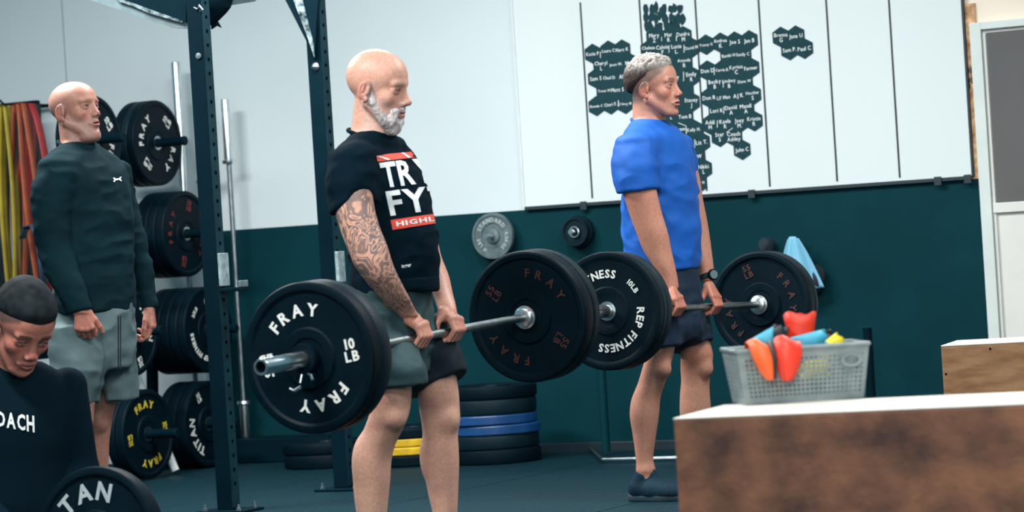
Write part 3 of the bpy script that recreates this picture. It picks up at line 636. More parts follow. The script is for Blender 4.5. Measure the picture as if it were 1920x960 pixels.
# ------------------------------------------------------------ plyo boxes
def plyo(name_label, P1, P2, depth, H, mats, holes=False):
    """P1,P2: top front corners (world xy)"""
    P1 = Vector((P1[0], P1[1], 0)); P2 = Vector((P2[0], P2[1], 0)); ux = (P2-P1).normalized(); L = (P2-P1).length
    r = empty('plyo_box', P1, math.atan2(ux.y, ux.x), name_label, 'box'); t = .018; k_ = .004
    box('front_panel', (0, 0, 0), (L, t, H-k_-.0003), mats[0], r, .005)
    box('back_panel', (0, depth-t, 0), (L, depth, H-k_-.0003), mats[0], r, .005)
    box('side_panel', (0, t+.0005, 0), (t, depth-t-.0005, H-k_-.0003), mats[0], r, .003)
    box('side_panel', (L-t, t+.0005, 0), (L, depth-t-.0005, H-k_-.0003), mats[0], r, .003)
    box('top_panel', (.0, .0, H-k_), (L, depth, H), mats[1], r, .0012)
    if holes:
        for (x, z) in ((.012, H-.10), (.012, H-.26), (.17, H-.02)):
            bm = bmesh.new(); solid_lathe(bm, [(.004, -.0015), (.004, .004)], 10, 'Y', Matrix.Translation((x, 0, z))); from_bm('screw_head', bm, M['hole'], r)
    return r
H = .61
a = PZ(1262, 784, H); b_ = PZ(1920, 756, H); ext = a+(b_-a)*1.18
fbox = plyo('large scuffed brown plywood box in the right foreground with basket on top', a, ext, .47, H, (M['ply'], M['ply_lit']))
a2 = PZ(1764, 648, H); b2 = PZ(1920, 639, H); d2 = (b2-a2)/np.linalg.norm(b2-a2); d2 = np.array([d2[0]*.985+d2[1]*.17, d2[1]*.985-d2[0]*.17, 0])
plyo('tan plywood box standing behind the large one at far right', a2, a2+d2*.76, .41, H, (M['ply_tan'], M['ply_lit']), True)
# ------------------------------------------------------------ basket
k1 = PZ(1398, 761, H); k2 = PZ(1620, 746, H); ux = (k2-k1); Lb = float(np.linalg.norm(ux)); yaw = math.atan2(ux[1], ux[0])
bk = empty('basket', (k1[0], k1[1], H+.001), yaw, 'grey perforated plastic basket of coloured bands on the large box', 'basket')
HB = .135; fl_ = .018; WB = .19
def lattice(name, p00, p10, p01, p11, nx, ny, m, par, t=.002):
    """perforated quad: solid borders, every second cell of the middle left open"""
    bm = bmesh.new(); p00, p10, p01, p11 = map(Vector, (p00, p10, p01, p11)); g = {}
    for i in range(nx+1):
        for j in range(ny+1):
            u, v = i/nx, j/ny; g[i, j] = bm.verts.new((p00*(1-u)+p10*u)*(1-v)+(p01*(1-u)+p11*u)*v)
    for i in range(nx):
        for j in range(ny):
            if 1 < j < ny-3 and 1 < i < nx-2 and i % 2 and j % 2: continue
            bm.faces.new((g[i, j], g[i+1, j], g[i+1, j+1], g[i, j+1]))
    me = bpy.data.meshes.new(name); bm.to_mesh(me); bm.free(); o = link(name, me, m, par)
    md = o.modifiers.new('thick', 'SOLIDIFY'); md.thickness = t; return o
B0 = [(0, 0, 0), (Lb, 0, 0), (Lb, WB, 0), (0, WB, 0)]; T_ = [(-fl_, -fl_, HB), (Lb+fl_, -fl_, HB), (Lb+fl_, WB+fl_, HB), (-fl_, WB+fl_, HB)]
for i in range(4):
    j = (i+1) % 4; lattice('side_wall', B0[i], B0[j], T_[i], T_[j], 56 if i % 2 == 0 else 34, 24, M['grey_plastic'], bk)
box('bottom', (0, 0, 0), (Lb, WB, .003), M['grey_plastic'], bk)
bm = bmesh.new(); tube_bm(bm, [T_[0], T_[1], T_[2], T_[3], T_[0]], .0055, 8); from_bm('rim', bm, M['grey_plastic'], bk, smooth=True)
bm = bmesh.new(); lathe(bm, [(.014, -.003), (.021, -.004), (.021, .004), (.014, .003)], 20, 'Y'); bmesh.ops.scale(bm, vec=(1.3, 1, .8), verts=bm.verts[:]); finish(bm); o = from_bm('handle_ring', bm, M['grey_plastic'], bk, smooth=True); o.location = (Lb-.030, -fl_*.75-.004, HB*.72)
# ribbons: closed or open strips given thickness
def ribbon(name, pts, width_dir, w, m, label=None, cat=None, group=None, t=.004, loc=None, tw=None):
    P_ = [Vector(p) for p in pts]; n = len(P_); bm = bmesh.new(); wd = Vector(width_dir).normalized(); L_, R_ = [], []
    for i, p in enumerate(P_):
        d_ = wd if tw is None else (Matrix.Rotation(tw[i], 3, 'Z') @ wd)
        ww = w[i] if isinstance(w, (list, tuple)) else w
        L_.append(bm.verts.new(p-d_*ww/2)); R_.append(bm.verts.new(p+d_*ww/2))
    for i in range(n-1): bm.faces.new((L_[i], R_[i], R_[i+1], L_[i+1]))
    me = bpy.data.meshes.new(name); bm.to_mesh(me); bm.free(); me.shade_smooth(); o = link(name, me, m, None, loc)
    md = o.modifiers.new('thick', 'SOLIDIFY'); md.thickness = t; md.offset = 0
    return tag(o, label, cat, group)
bkm = Matrix.Translation(bk.location) @ Matrix.Rotation(yaw, 4, 'Z')
def cuff(x, y, z, r1, r2, hgt, tilt, m, label, arc=(0, 6.0)):
    """a wide flat band curled into an open cuff; position in the basket's own frame"""
    o = empty('exercise_band', bkm @ Vector((x, y, z)), label=label, cat='band'); n = 22; bm = bmesh.new(); rows = []
    for j in range(4):
        v = j/3; r = r1*(1-v)+r2*v; rows.append([bm.verts.new((r*math.cos(arc[0]+(arc[1]-arc[0])*i/n), r*.62*math.sin(arc[0]+(arc[1]-arc[0])*i/n), (v-.5)*hgt+.006*math.sin(3*i/n*6.28))) for i in range(n+1)])
    for a_, c in zip(rows, rows[1:]):
        for i in range(n): bm.faces.new((a_[i], a_[i+1], c[i+1], c[i]))
    me = bpy.data.meshes.new('strap'); bm.to_mesh(me); bm.free(); me.shade_smooth(); s = link('strap', me, m, o); md = s.modifiers.new('t', 'SOLIDIFY'); md.thickness = .004
    o.rotation_euler = (tilt[0], tilt[1], tilt[2]+yaw); return o
def drape(x, lean, w, m, label, low=.055, peak=.165, out=-.036):
    """a band hanging over the front rim: inside, over the top, down the outside"""
    prof = [(.045, .075, .8), (.030, .13, .9), (.006, peak, 1.), (-.022, peak-.004, 1.05), (out, peak-.03, 1.1), (out-.006, (peak+low)/2, 1.0), (out-.002, low+.02, .75), (out+.004, low, .35)]
    o0 = bkm @ Vector((x, 0, 0)); R3 = Matrix.Rotation(yaw, 3, 'Z'); bm = bmesh.new(); rows = []
    for k_, (y, z, f) in enumerate(prof):
        rows.append([bm.verts.new(R3 @ Vector((lean*k_/7+w*f*(q_/6-.5), y-.016*math.cos((q_/6-.5)*3.1)*(k_ > 2), z+.010*math.sin(q_*.9)*(k_ < 5)))) for q_ in range(7)])
    for a_, c in zip(rows, rows[1:]):
        for i in range(6): bm.faces.new((a_[i], a_[i+1], c[i+1], c[i]))
    me = bpy.data.meshes.new('exercise_band'); bm.to_mesh(me); bm.free(); me.shade_smooth(); s = link('exercise_band', me, m, None, o0); md = s.modifiers.new('t', 'SOLIDIFY'); md.thickness = .004; md.offset = 0
    md = s.modifiers.new('s', 'SUBSURF'); md.levels = 1; md.render_levels = 1
    return tag(s, label, 'band')
drape(.030, .030, .060, M['band_orange'], 'orange band hanging over the front rim at the left of the basket', .060, .158)
drape(.118, -.016, .066, M['band_red'], 'red orange band hanging over the front rim, right of the black one', .055, .162)
drape(.073, -.004, .018, M['band_black'], 'narrow black band hanging between the orange and red ones', .062, .152)
cuff(.172, .115, .178, .030, .042, .072, (-.15, .05, 0), M['band_red'], 'upright red band standing highest in the basket', (3.3, 9.3))
cuff(.088, .125, .150, .024, .030, .060, (.3, 1.2, .3), M['band_cyan'], 'light blue band at the left of the basket')
cuff(.180, .050, .148, .018, .021, .080, (.2, 1.42, .1), M['band_cyan'], 'light blue roll lying right of the red band in the basket')
cuff(.115, .100, .160, .014, .020, .050, (.0, .2, 0), M['band_black'], 'small black band beside the left light blue band')
cuff(.238, .070, .128, .020, .024, .060, (.1, 1.1, .3), M['band_yellow'], 'yellow band at the right end of the basket')
cuff(.190, .070, .075, .022, .026, .070, (.1, 1.4, .2), M['band_yellow'], 'second yellow band low in the basket seen through its holes')
cuff(.232, .130, .140, .020, .024, .050, (.3, 1.2, -.3), M['band_black'], 'black band behind the yellow band in the basket')
cuff(.110, .090, .060, .028, .034, .060, (.1, .9, .2), M['band_red'], 'red band at the bottom of the basket seen through its holes')
# ------------------------------------------------------------ hanging latex loops
brk = PY(12, 200, 13.45); zt = brk[2]
hk = empty('band_rack', (brk[0], WY-.01, zt), label='black wall bracket with pegs for the hanging bands at far left', cat='band rack')
box('bracket', (-.42, -.04, -.02), (.05, 0, .035), M['post'], hk, .004)
for i in range(7):
    px = -20+i*14; x = PY(px, 205, 13.5)[0]-brk[0]
    bm = bmesh.new(); tube_bm(bm, [(x, -.04, 0), (x, -.46, 0), (x, -.49, .02)], .006, 6); from_bm('peg', bm, M['post'], hk, smooth=True)
box('bar', (-.42, -.05, -.012), (.30, -.038, .008), M['post'], hk, .002)
bands = [(-4, 'b_dark', .055, -4), (6, 'b_yellow', .030, 22), (14, 'b_yellow', .034, 28), (22, 'b_dark', .05, 22), (31, 'b_orange', .032, 40), (41, 'b_orange', .036, 78), (48, 'b_navy', .05, 50), (56, 'b_red', .045, 82), (58, 'b_red', .05, 36), (66, 'b_dark', .05, 60)]
lab = {'b_dark': 'black latex loop', 'b_yellow': 'yellow latex loop', 'b_orange': 'rust orange latex loop', 'b_navy': 'slate latex loop', 'b_red': 'red latex loop'}
where = ['leftmost on the band bracket', 'nearest the left frame edge', 'second yellow one on the bracket', 'beside the yellow ones', 'left one of the pair', 'right one of the pair, slanting to the right', 'between orange and red ones', 'bulging out to the right at the top', 'hanging lowest at left of the man', 'nearest the man at left']
for i, (px, mk, w_, pe) in enumerate(bands):
    Yb_ = 13.46-.068*(0, 3, 2, 0, 2, 3, 0, 2, 1, 0)[i]; top = PY(px, 206, Yb_); end = PY(pe, 540, Yb_); L_ = 1.08; dx = (end[0]-top[0])*1.08
    bul = .05 if where[i].startswith('bulging') else .0
    pts = []
    for s in (0, 1):
        for j in range(13):
            v = j/12 if s == 0 else 1-j/12; sg = -1 if s == 0 else 1
            pts.append((top[0]+dx*v+sg*(.010+.018*math.sin(v*math.pi)+bul*math.sin(v*math.pi)**.5*(sg > 0)), Yb_+sg*.012*math.sin(v*3)+.004*sg, zt-v*L_-.004+(.012*math.sin(j/12*3.14) if v < .05 else 0)))
    pts.append(pts[0]); o0 = pts[0]
    ribbon('resistance_band', [(p[0]-o0[0], p[1]-o0[1], p[2]-o0[2]) for p in pts], (.12, 1, 0), w_*1.15, M[mk], lab[mk]+' '+where[i], 'band', 'latex loops hanging at far left', .003, o0)
gl = PY(50, 440, 13.1)
bm = bmesh.new(); tube_bm(bm, [(gl[0]-brk[0]+.03, 0, gl[2]-zt+.035), (gl[0]-brk[0]+.03, 13.05-WY, gl[2]-zt+.035)], .008, 6); from_bm('peg', bm, M['post'], hk, smooth=True)
ribbon('resistance_band', [(-.03, 0, -.02), (0, 0, .04), (.04, 0, .05), (.07, 0, 0), (.085, 0, -.12), (.09, 0, -.3)], (0.1, 1, 0), .05, M['b_navy'], 'slate grey looped strap hanging among the bands beside the left man', 'band', None, .006, gl)
# ------------------------------------------------------------ towel on its hook, dark lump below it, cap
tw = PY(1492, 447, WY-.09)
hkx = empty('wall_hook', (tw[0], WY-.012, tw[2]), label='wall hook behind the blue towel', cat='wall hook')
bm = bmesh.new(); tube_bm(bm, [(0, 0, -.03), (0, -.06, -.02), (0, -.08, .01)], .007, 8); from_bm('hook', bm, M['post'], hkx, smooth=True)
bm = bmesh.new(); nu, nv_ = 22, 18; gv = {}
for i in range(nu+1):
    for j in range(nv_+1):
        u, v = i/nu*2-1, j/nv_
        wd = .026+.100*v**.75; x = u*wd + .012*v; z = -v*.27-abs(u)*.03*v+.0+.06*v*(u > 0)*u
        y = -.120+.03*math.cos(u*9)*v**.5*.6-.02*(1-abs(u))+.035*v*abs(u)
        gv[i, j] = bm.verts.new((x, y, z+.01-.012*u*u))
for i in range(nu):
    for j in range(nv_): bm.faces.new((gv[i, j], gv[i+1, j], gv[i+1, j+1], gv[i, j+1]))
me = bpy.data.meshes.new('towel'); bm.to_mesh(me); bm.free(); me.shade_smooth(); o = link('towel', me, M['towel'], None, (tw[0], WY, tw[2])); md = o.modifiers.new('t', 'SOLIDIFY'); md.thickness = .005
tag(o, 'light blue towel hung on a hook on the teal wall', 'towel')
def blob(name, c, r, m, label, cat, seed, amp=.15):
    bm = bmesh.new(); bmesh.ops.create_icosphere(bm, subdivisions=3, radius=1)
    for v in bm.verts:
        n = math.sin(v.co.x*4+seed)*math.cos(v.co.z*3+seed*2)*math.sin(v.co.y*5+seed); v.co = Vector((v.co.x*r[0], v.co.y*r[1], v.co.z*r[2]))*(1+amp*n)
    return tag(from_bm(name, bm, m, None, c, smooth=True), label, cat)
tb = PY(1530, 522, WY-.06); blob('dark_lump', (tb[0], WY-.062, tb[2]), (.046, .044, .070), M['cloth_dark'], 'dark rounded lump below the blue towel', 'bag', 1.)  # dark rounded blob at the towel's lower right
tb = PY(1436, 462, WY-.07); blob('cap', (tb[0], WY-.066, tb[2]), (.042, .045, .045), M['cloth_dark'], 'dark cap hung on the teal wall left of the towel', 'cap', 2.5)
# ------------------------------------------------------------ implicit surfaces
class Prim:
    __slots__ = ('op', 'fn', 'lo', 'hi', 'k')
    def __init__(s, op, fn, lo, hi, k): s.op, s.fn, s.lo, s.hi, s.k = op, fn, np.array(lo, float), np.array(hi, float), k
def rc(a, b, ra, rb, k=.012, op='u', flat=None):
    a = np.array(a, float); b = np.array(b, float); ba = b-a; L2_ = max(1e-9, float(ba@ba)); r = max(ra, rb)
    def fn(X, Y, Z):
        t = np.clip(((X-a[0])*ba[0]+(Y-a[1])*ba[1]+(Z-a[2])*ba[2])/L2_, 0, 1)
        dx, dy, dz = X-a[0]-t*ba[0], Y-a[1]-t*ba[1], Z-a[2]-t*ba[2]
        if flat is not None:
            n, s = flat; dn = dx*n[0]+dy*n[1]+dz*n[2]; e = (1/s-1)*dn; dx, dy, dz = dx+e*n[0], dy+e*n[1], dz+e*n[2]
        return (np.sqrt(dx*dx+dy*dy+dz*dz)-(ra+(rb-ra)*t)).astype(np.float32)
    m = r+k+.012
    return Prim(op, fn, np.minimum(a, b)-m, np.maximum(a, b)+m, k)
def el(c, r, k=.012, op='u', R=None):
    c = np.array(c, float); r = np.array(r, float); m = max(r)+k+.012
    def fn(X, Y, Z):
        x, y, z = X-c[0], Y-c[1], Z-c[2]
        if R is not None: x, y, z = (R[0][0]*x+R[1][0]*y+R[2][0]*z, R[0][1]*x+R[1][1]*y+R[2][1]*z, R[0][2]*x+R[1][2]*y+R[2][2]*z)
        k0 = np.sqrt((x/r[0])**2+(y/r[1])**2+(z/r[2])**2); k1 = np.sqrt((x/r[0]**2)**2+(y/r[1]**2)**2+(z/r[2]**2)**2)+1e-6
        return (k0*(k0-1)/k1).astype(np.float32)
    return Prim(op, fn, c-m, c+m, k)
def loft(keys, k=.02, op='u', grow=0., clips=(), ex=2.):
    """keys rows (z,cx,cy,a,b): stacked ellipses; clips: (point, normal) keep where n.(p-point)<0"""
    K = np.array(sorted([tuple(map(float, q_)) for q_ in keys])); z = K[:, 0]
    sl = np.gradient(K[:, 1:], z, axis=0)
    def at(zz):
        zc = np.clip(zz, z[0], z[-1]); i = np.clip(np.searchsorted(z, zc)-1, 0, len(z)-2); h = z[i+1]-z[i]; t = ((zc-z[i])/h)[:, None]; h = h[:, None]
        p0, p1, m0, m1 = K[i, 1:], K[i+1, 1:], sl[i]*h, sl[i+1]*h
        return (2*t**3-3*t**2+1)*p0+(t**3-2*t**2+t)*m0+(3*t**2-2*t**3)*p1+(t**3-t**2)*m1
    def fn(X, Y, Z):
        v = at(np.asarray(Z).ravel()); sh = Z.shape; cx, cy, a, b = (v[:, i].reshape(sh) for i in range(4)); a = np.maximum(a+grow, .004); b = np.maximum(b+grow, .004)
        x, y = X-cx, Y-cy
        if ex == 2.: k0 = np.sqrt((x/a)**2+(y/b)**2)
        else: k0 = (np.abs(x/a)**ex+np.abs(y/b)**ex)**(1/ex)
        k1 = np.sqrt((x/a**2)**2+(y/b**2)**2)+1e-6
        d = np.where(k0 > .3, (k0-1)*np.minimum(np.maximum(k0, .5)/k1, np.maximum(a, b)), -(1-k0)*np.minimum(a, b))
        e = np.maximum(z[0]-Z, Z-z[-1]); rr = .006
        d = np.where((e > -rr) & (d > -rr), np.sqrt(np.maximum(e+rr, 0)**2+np.maximum(d+rr, 0)**2)-rr, np.maximum(d, e))
        for p, n in clips: d = np.maximum(d, (X-p[0])*n[0]+(Y-p[1])*n[1]+(Z-p[2])*n[2])
        return d.astype(np.float32)
    m = k+.014+max(grow, 0)
    lo = ((K[:, 1]-K[:, 3]).min()-m, (K[:, 2]-K[:, 4]).min()-m, z[0]-m); hi = ((K[:, 1]+K[:, 3]).max()+m, (K[:, 2]+K[:, 4]).max()+m, z[-1]+m)
    return Prim(op, fn, lo, hi, k)
def framed(prims, R, c, s=1., k=.012, op='u'):
    """prims given in a local frame (columns of R are its axes), evaluated as one primitive"""
    R = np.array(R, float); c = np.array(c, float)
    L0 = np.min([p.lo for p in prims if p.op == 'u'], 0); H0 = np.max([p.hi for p in prims if p.op == 'u'], 0)
    cs = np.array([[x, y, z] for x in (L0[0], H0[0]) for y in (L0[1], H0[1]) for z in (L0[2], H0[2])])*s @ R.T + c
    def fn(X, Y, Z):
        x, y, z = (X-c[0])/s, (Y-c[1])/s, (Z-c[2])/s
        lx = (R[0, 0]*x+R[1, 0]*y+R[2, 0]*z).astype(np.float32); ly = (R[0, 1]*x+R[1, 1]*y+R[2, 1]*z).astype(np.float32); lz = (R[0, 2]*x+R[1, 2]*y+R[2, 2]*z).astype(np.float32)
        F = np.full(lx.shape, .08, np.float32)
        for p in prims: F = comb(F, p.fn(lx, ly, lz), p.op, p.k)
        return F*s
    return Prim(op, fn, cs.min(0), cs.max(0), k)
def comb(F, d, op, k):
    if op == 'u':
        h = np.clip(.5+.5*(F-d)/k, 0, 1); return F*(1-h)+d*h-k*h*(1-h)
    if op == 's':
        h = np.clip(.5-.5*(F+d)/k, 0, 1); return F*(1-h)-d*h+k*h*(1-h)
    h = np.clip(.5-.5*(d-F)/k, 0, 1); return d*(1-h)+F*h+k*h*(1-h)     # 'i' intersect
CORN = np.array([[i, j, k] for i in (0, 1) for j in (0, 1) for k in (0, 1)])
EDG = [(a, b) for a in range(8) for b in range(a+1, 8) if np.abs(CORN[a]-CORN[b]).sum() == 1]
def nets(F, lo, h, drop=()):
    S = F < 0; c = np.zeros(tuple(n-1 for n in F.shape), np.uint8)
    for i, j, k in CORN: c += S[i:S.shape[0]-1+i, j:S.shape[1]-1+j, k:S.shape[2]-1+k]
    act = (c > 0) & (c < 8); I = np.argwhere(act)
    if len(I) == 0: return np.zeros((0, 3)), np.zeros((0, 4), int)
    idx = np.full(c.shape, -1, np.int32); idx[act] = np.arange(len(I))
    val = np.stack([F[I[:, 0]+q[0], I[:, 1]+q[1], I[:, 2]+q[2]] for q in CORN], 1)
    acc = np.zeros((len(I), 3)); cnt = np.zeros(len(I))
    for a, b in EDG:
        fa, fb = val[:, a], val[:, b]; m = (fa < 0) != (fb < 0); t = np.where(m, fa/np.where(m, fa-fb, 1), 0)[:, None]
        acc += (CORN[a]+(CORN[b]-CORN[a])*t)*m[:, None]; cnt += m
    V = (I+acc/np.maximum(cnt, 1)[:, None])*h+np.array(lo)
    Fs = []
    for ax in range(3):
        s0 = [slice(None)]*3; s1 = [slice(None)]*3; s0[ax] = slice(0, -1); s1[ax] = slice(1, None)
        u, v = [a for a in range(3) if a != ax]
        for s in (s0, s1): s[u] = slice(1, -1) ; s[v] = slice(1, -1)
        A_, B_ = S[tuple(s0)], S[tuple(s1)]; E = np.argwhere(A_ != B_); sg = A_[tuple(E.T)]
        E[:, u] += 1; E[:, v] += 1
        def cell(du, dv): q = E.copy(); q[:, u] += du; q[:, v] += dv; return idx[tuple(q.T)]
        Q = np.stack([cell(-1, -1), cell(0, -1), cell(0, 0), cell(-1, 0)], 1)
        flip = sg if ax != 1 else ~sg
        Q = np.where(flip[:, None], Q, Q[:, ::-1]); Fs.append(Q)
    Q = np.concatenate(Fs); Q = Q[(Q >= 0).all(1)]
    for (bl, bh) in drop:
        cc = V[Q].mean(1); Q = Q[~((cc > bl) & (cc < bh)).all(1)]
    used = np.unique(Q); mp_ = np.full(len(V), -1); mp_[used] = np.arange(len(used))
    return V[used], mp_[Q]
def mesh_sdf(prims, h, lo=None, hi=None, drop=(), pad=.004):
    if lo is None:
        lo = np.min([p.lo for p in prims if p.op == 'u'], 0)-pad; hi = np.max([p.hi for p in prims if p.op == 'u'], 0)+pad
    lo, hi = np.array(lo, float), np.array(hi, float); n = np.ceil((hi-lo)/h).astype(int)+1
    F = np.full(tuple(n), .08, np.float32); ax_ = [lo[i]+np.arange(n[i])*h for i in range(3)]
    for p in prims:
        a = np.clip(np.floor((p.lo-lo)/h).astype(int), 0, n); b = np.clip(np.ceil((p.hi-lo)/h).astype(int)+1, 0, n)
        if p.op == 'i': a = np.zeros(3, int); b = n
        if (b-a).min() <= 0: continue
        sl = tuple(slice(a[i], b[i]) for i in range(3))
        d = p.fn(ax_[0][sl[0]].reshape(-1, 1, 1), ax_[1][sl[1]].reshape(1, -1, 1), ax_[2][sl[2]].reshape(1, 1, -1))
        F[sl] = comb(F[sl], d, p.op, p.k)
    return nets(F, lo, h, drop)
RT = np.random.RandomState(5).rand(32, 32, 32).astype(np.float32)
def vnoise(P_):
    P_ = np.asarray(P_); i = np.floor(P_).astype(int); f = P_-i; f = f*f*(3-2*f); r = 0
    for a, b, c in CORN:
        wt = (f[:, 0] if a else 1-f[:, 0])*(f[:, 1] if b else 1-f[:, 1])*(f[:, 2] if c else 1-f[:, 2])
        r = r+wt*RT[(i[:, 0]+a) % 32, (i[:, 1]+b) % 32, (i[:, 2]+c) % 32]
    return r*2-1
def sm(x, a, b): t = np.clip((x-a)/(b-a), 0, 1); return t*t*(3-2*t)
def vnormals(V, Q):
    n = np.cross(V[Q[:, 2]]-V[Q[:, 0]], V[Q[:, 3]]-V[Q[:, 1]]); N = np.zeros_like(V)
    for i in range(4): np.add.at(N, Q[:, i], n)
    return N/(np.linalg.norm(N, axis=1)[:, None]+1e-12)
def put(name, V, Q, m, parent, org, col=None, tat=None):
    me = np_mesh(name, V-np.array(org), Q); me.shade_smooth()
    if col is not None and len(me.vertices) == len(V):
        a = me.color_attributes.new('Col', 'FLOAT_COLOR', 'POINT'); a.data.foreach_set('color', np.concatenate([col, np.ones((len(V), 1))], 1).astype(np.float32).ravel())
    if tat is not None:
        a = me.attributes.new('Tattoo', 'FLOAT', 'POINT'); a.data.foreach_set('value', tat.astype(np.float32))
    return link(name, me, m, parent)
# ------------------------------------------------------------ figure pieces
def K(py, xl, xr, Y, b, dz=0.):
    """silhouette row traced on the photo -> ellipse (z,cx,cy,a,b) at depth Y"""
    p = PY((xl+xr)/2, py, Y); s = scale_at(p); ph = YAW-math.atan(((xl+xr)/2-960)/FPX); w_ = (xr-xl)/2/s
    a = math.sqrt(max(w_*w_-(b*math.sin(ph))**2, (w_*.55)**2))/math.cos(ph)
    return (p[2]+dz, p[0], Y, a, b)
def dome(keys, up=.05):
    t = max(keys); return [(t[0]+up, t[1], t[2], t[3]*.30, t[4]*.30), (t[0]+up*.72, t[1], t[2], t[3]*.72, t[4]*.72)]+list(keys)
def rot(yaw, pitch=0., roll=0.):
    """head frame: yaw about z (0 = facing +X), pitch down positive, roll"""
    cy, sy = math.cos(yaw), math.sin(yaw); cp, sp = math.cos(pitch), math.sin(pitch)
    Rz = np.array([[cy, -sy, 0], [sy, cy, 0], [0, 0, 1]]); Ry = np.array([[cp, 0, sp], [0, 1, 0], [-sp, 0, cp]])
    cr, sr = math.cos(roll), math.sin(roll); Rx = np.array([[1, 0, 0], [0, cr, -sr], [0, sr, cr]])
    return Rz @ Ry @ Rx
def head_prims(eye=.6, mouth=.0012, jaw=1., brow=1., nose=1., cz=1.):
    L = [el((-.010, 0, .036*cz), (.094, .076, .083*cz), .01), el((.026, 0, .040*cz), (.059, .064, .060*cz), .02), el((.030, 0, -.030), (.050, .055, .076), .02)]
    for s in (-1, 1):
        L += [rc((-.004, s*.051*jaw, -.046), (.056, s*.022*jaw, -.097), .019, .017, .02), el((.050, s*.040, -.024), (.022, .019, .020), .02)]
    L += [el((.070, 0, -.100), (.020, .022, .018), .018), el((.058, 0, -.062), (.034, .032, .034), .018)]
    for s in (-1, 1):
        L += [rc((.078, s*.010, .023), (.070, s*.043, .021), .0115*brow, .0095, .012)]
    for s in (-1, 1):
        L += [el((.096, s*.031, .001), (.020, .019, .015), .012, 's')]
    L += [rc((.072, 0, .004), (.082, 0, -.036), .0120, .0150, .012), rc((.083, 0, .010), (.102*nose, 0, -.028), .0072, .0095, .010), el((.1045*nose, 0, -.031), (.0105, .0098, .009), .008)]
    for s in (-1, 1):
        L += [el((.092, s*.0125, -.036), (.0115, .0070, .0075), .006), el((.099, s*.0065, -.0425), (.0045, .0030, .0035), .003, 's')]
        L += [el((.0655, s*.031, .000), (.0160, .0190, .0155), .004)]
        L += [rc((.074, s*.020, .0085), (.071, s*.044, .0065), .0042, .0036, .005)]
        L += [el((.0850, s*.031, -.0008), (.0140, .0158, .0068*eye), .0018, 's')]
    for s in (-1, 1):
        L += [rc((.079, s*.023, -.0655), (.0915, s*.004, -.0590), .0042, .0062, .005), rc((.079, s*.023, -.0665), (.0895, s*.004, -.0735), .0042, .0072, .006)]
    L += [el((.098, 0, -.0660), (.022, .021, mouth), .0015, 's'), el((.092, 0, -.0865), (.010, .018, .006), .010, 's')]
    for s in (-1, 1):
        t = .22*s; Re = np.array([[math.cos(.25), math.sin(t)*.0, math.sin(.25)], [0, 1, 0], [-math.sin(.25), 0, math.cos(.25)]])
        Re = Re @ np.array([[math.cos(.35*s), math.sin(.35*s), 0], [-math.sin(.35*s), math.cos(.35*s), 0], [0, 0, 1]])
        c = (-.012, s*.080, -.008)
        L += [el(c, (.0190, .0065, .0320), .006, 'u', Re), el((-.009, s*.0870, -.004), (.0115, .0060, .0200), .004, 's', Re), el((-.004, s*.078, -.036), (.0075, .0055, .008), .006)]
        L += [rc((-.010, s*.0835, .012), (-.014, s*.0835, -.012), .0026, .0030, .004), rc((.002, s*.0785, -.004), (.001, s*.0785, -.016), .0040, .0040, .005)]
    return L
def make_eyes(R, c, s, root, org, iris=(.05, .10, .08), gaze=(1, 0, 0)):
    for sd in (-1, 1):
        bm = bmesh.new(); bmesh.ops.create_uvsphere(bm, u_segments=28, v_segments=20, radius=.0128*s)
        me = bpy.data.meshes.new('eyeball'); bm.to_mesh(me); bm.free(); me.shade_smooth()
        V = np.zeros(len(me.vertices)*3); me.vertices.foreach_get('co', V); V = V.reshape(-1, 3); g = R @ np.array(gaze); g = g/np.linalg.norm(g)
        a = np.degrees(np.arccos(np.clip((V/np.linalg.norm(V, axis=1)[:, None]) @ g, -1, 1)))[:, None]
        colr = np.where(a < 11, .008, np.where(a < 24, np.array([iris]), np.array([[.40, .36, .35]])))
        at_ = me.color_attributes.new('Col', 'FLOAT_COLOR', 'POINT'); at_.data.foreach_set('color', np.concatenate([colr, np.ones((len(V), 1))], 1).astype(np.float32).ravel())
        p = R @ (np.array([.0668, sd*.031, 0])*s)+c-np.array(org)
        link('eyeball', me, M['eye'], root, p)
SKIN_ST = {}
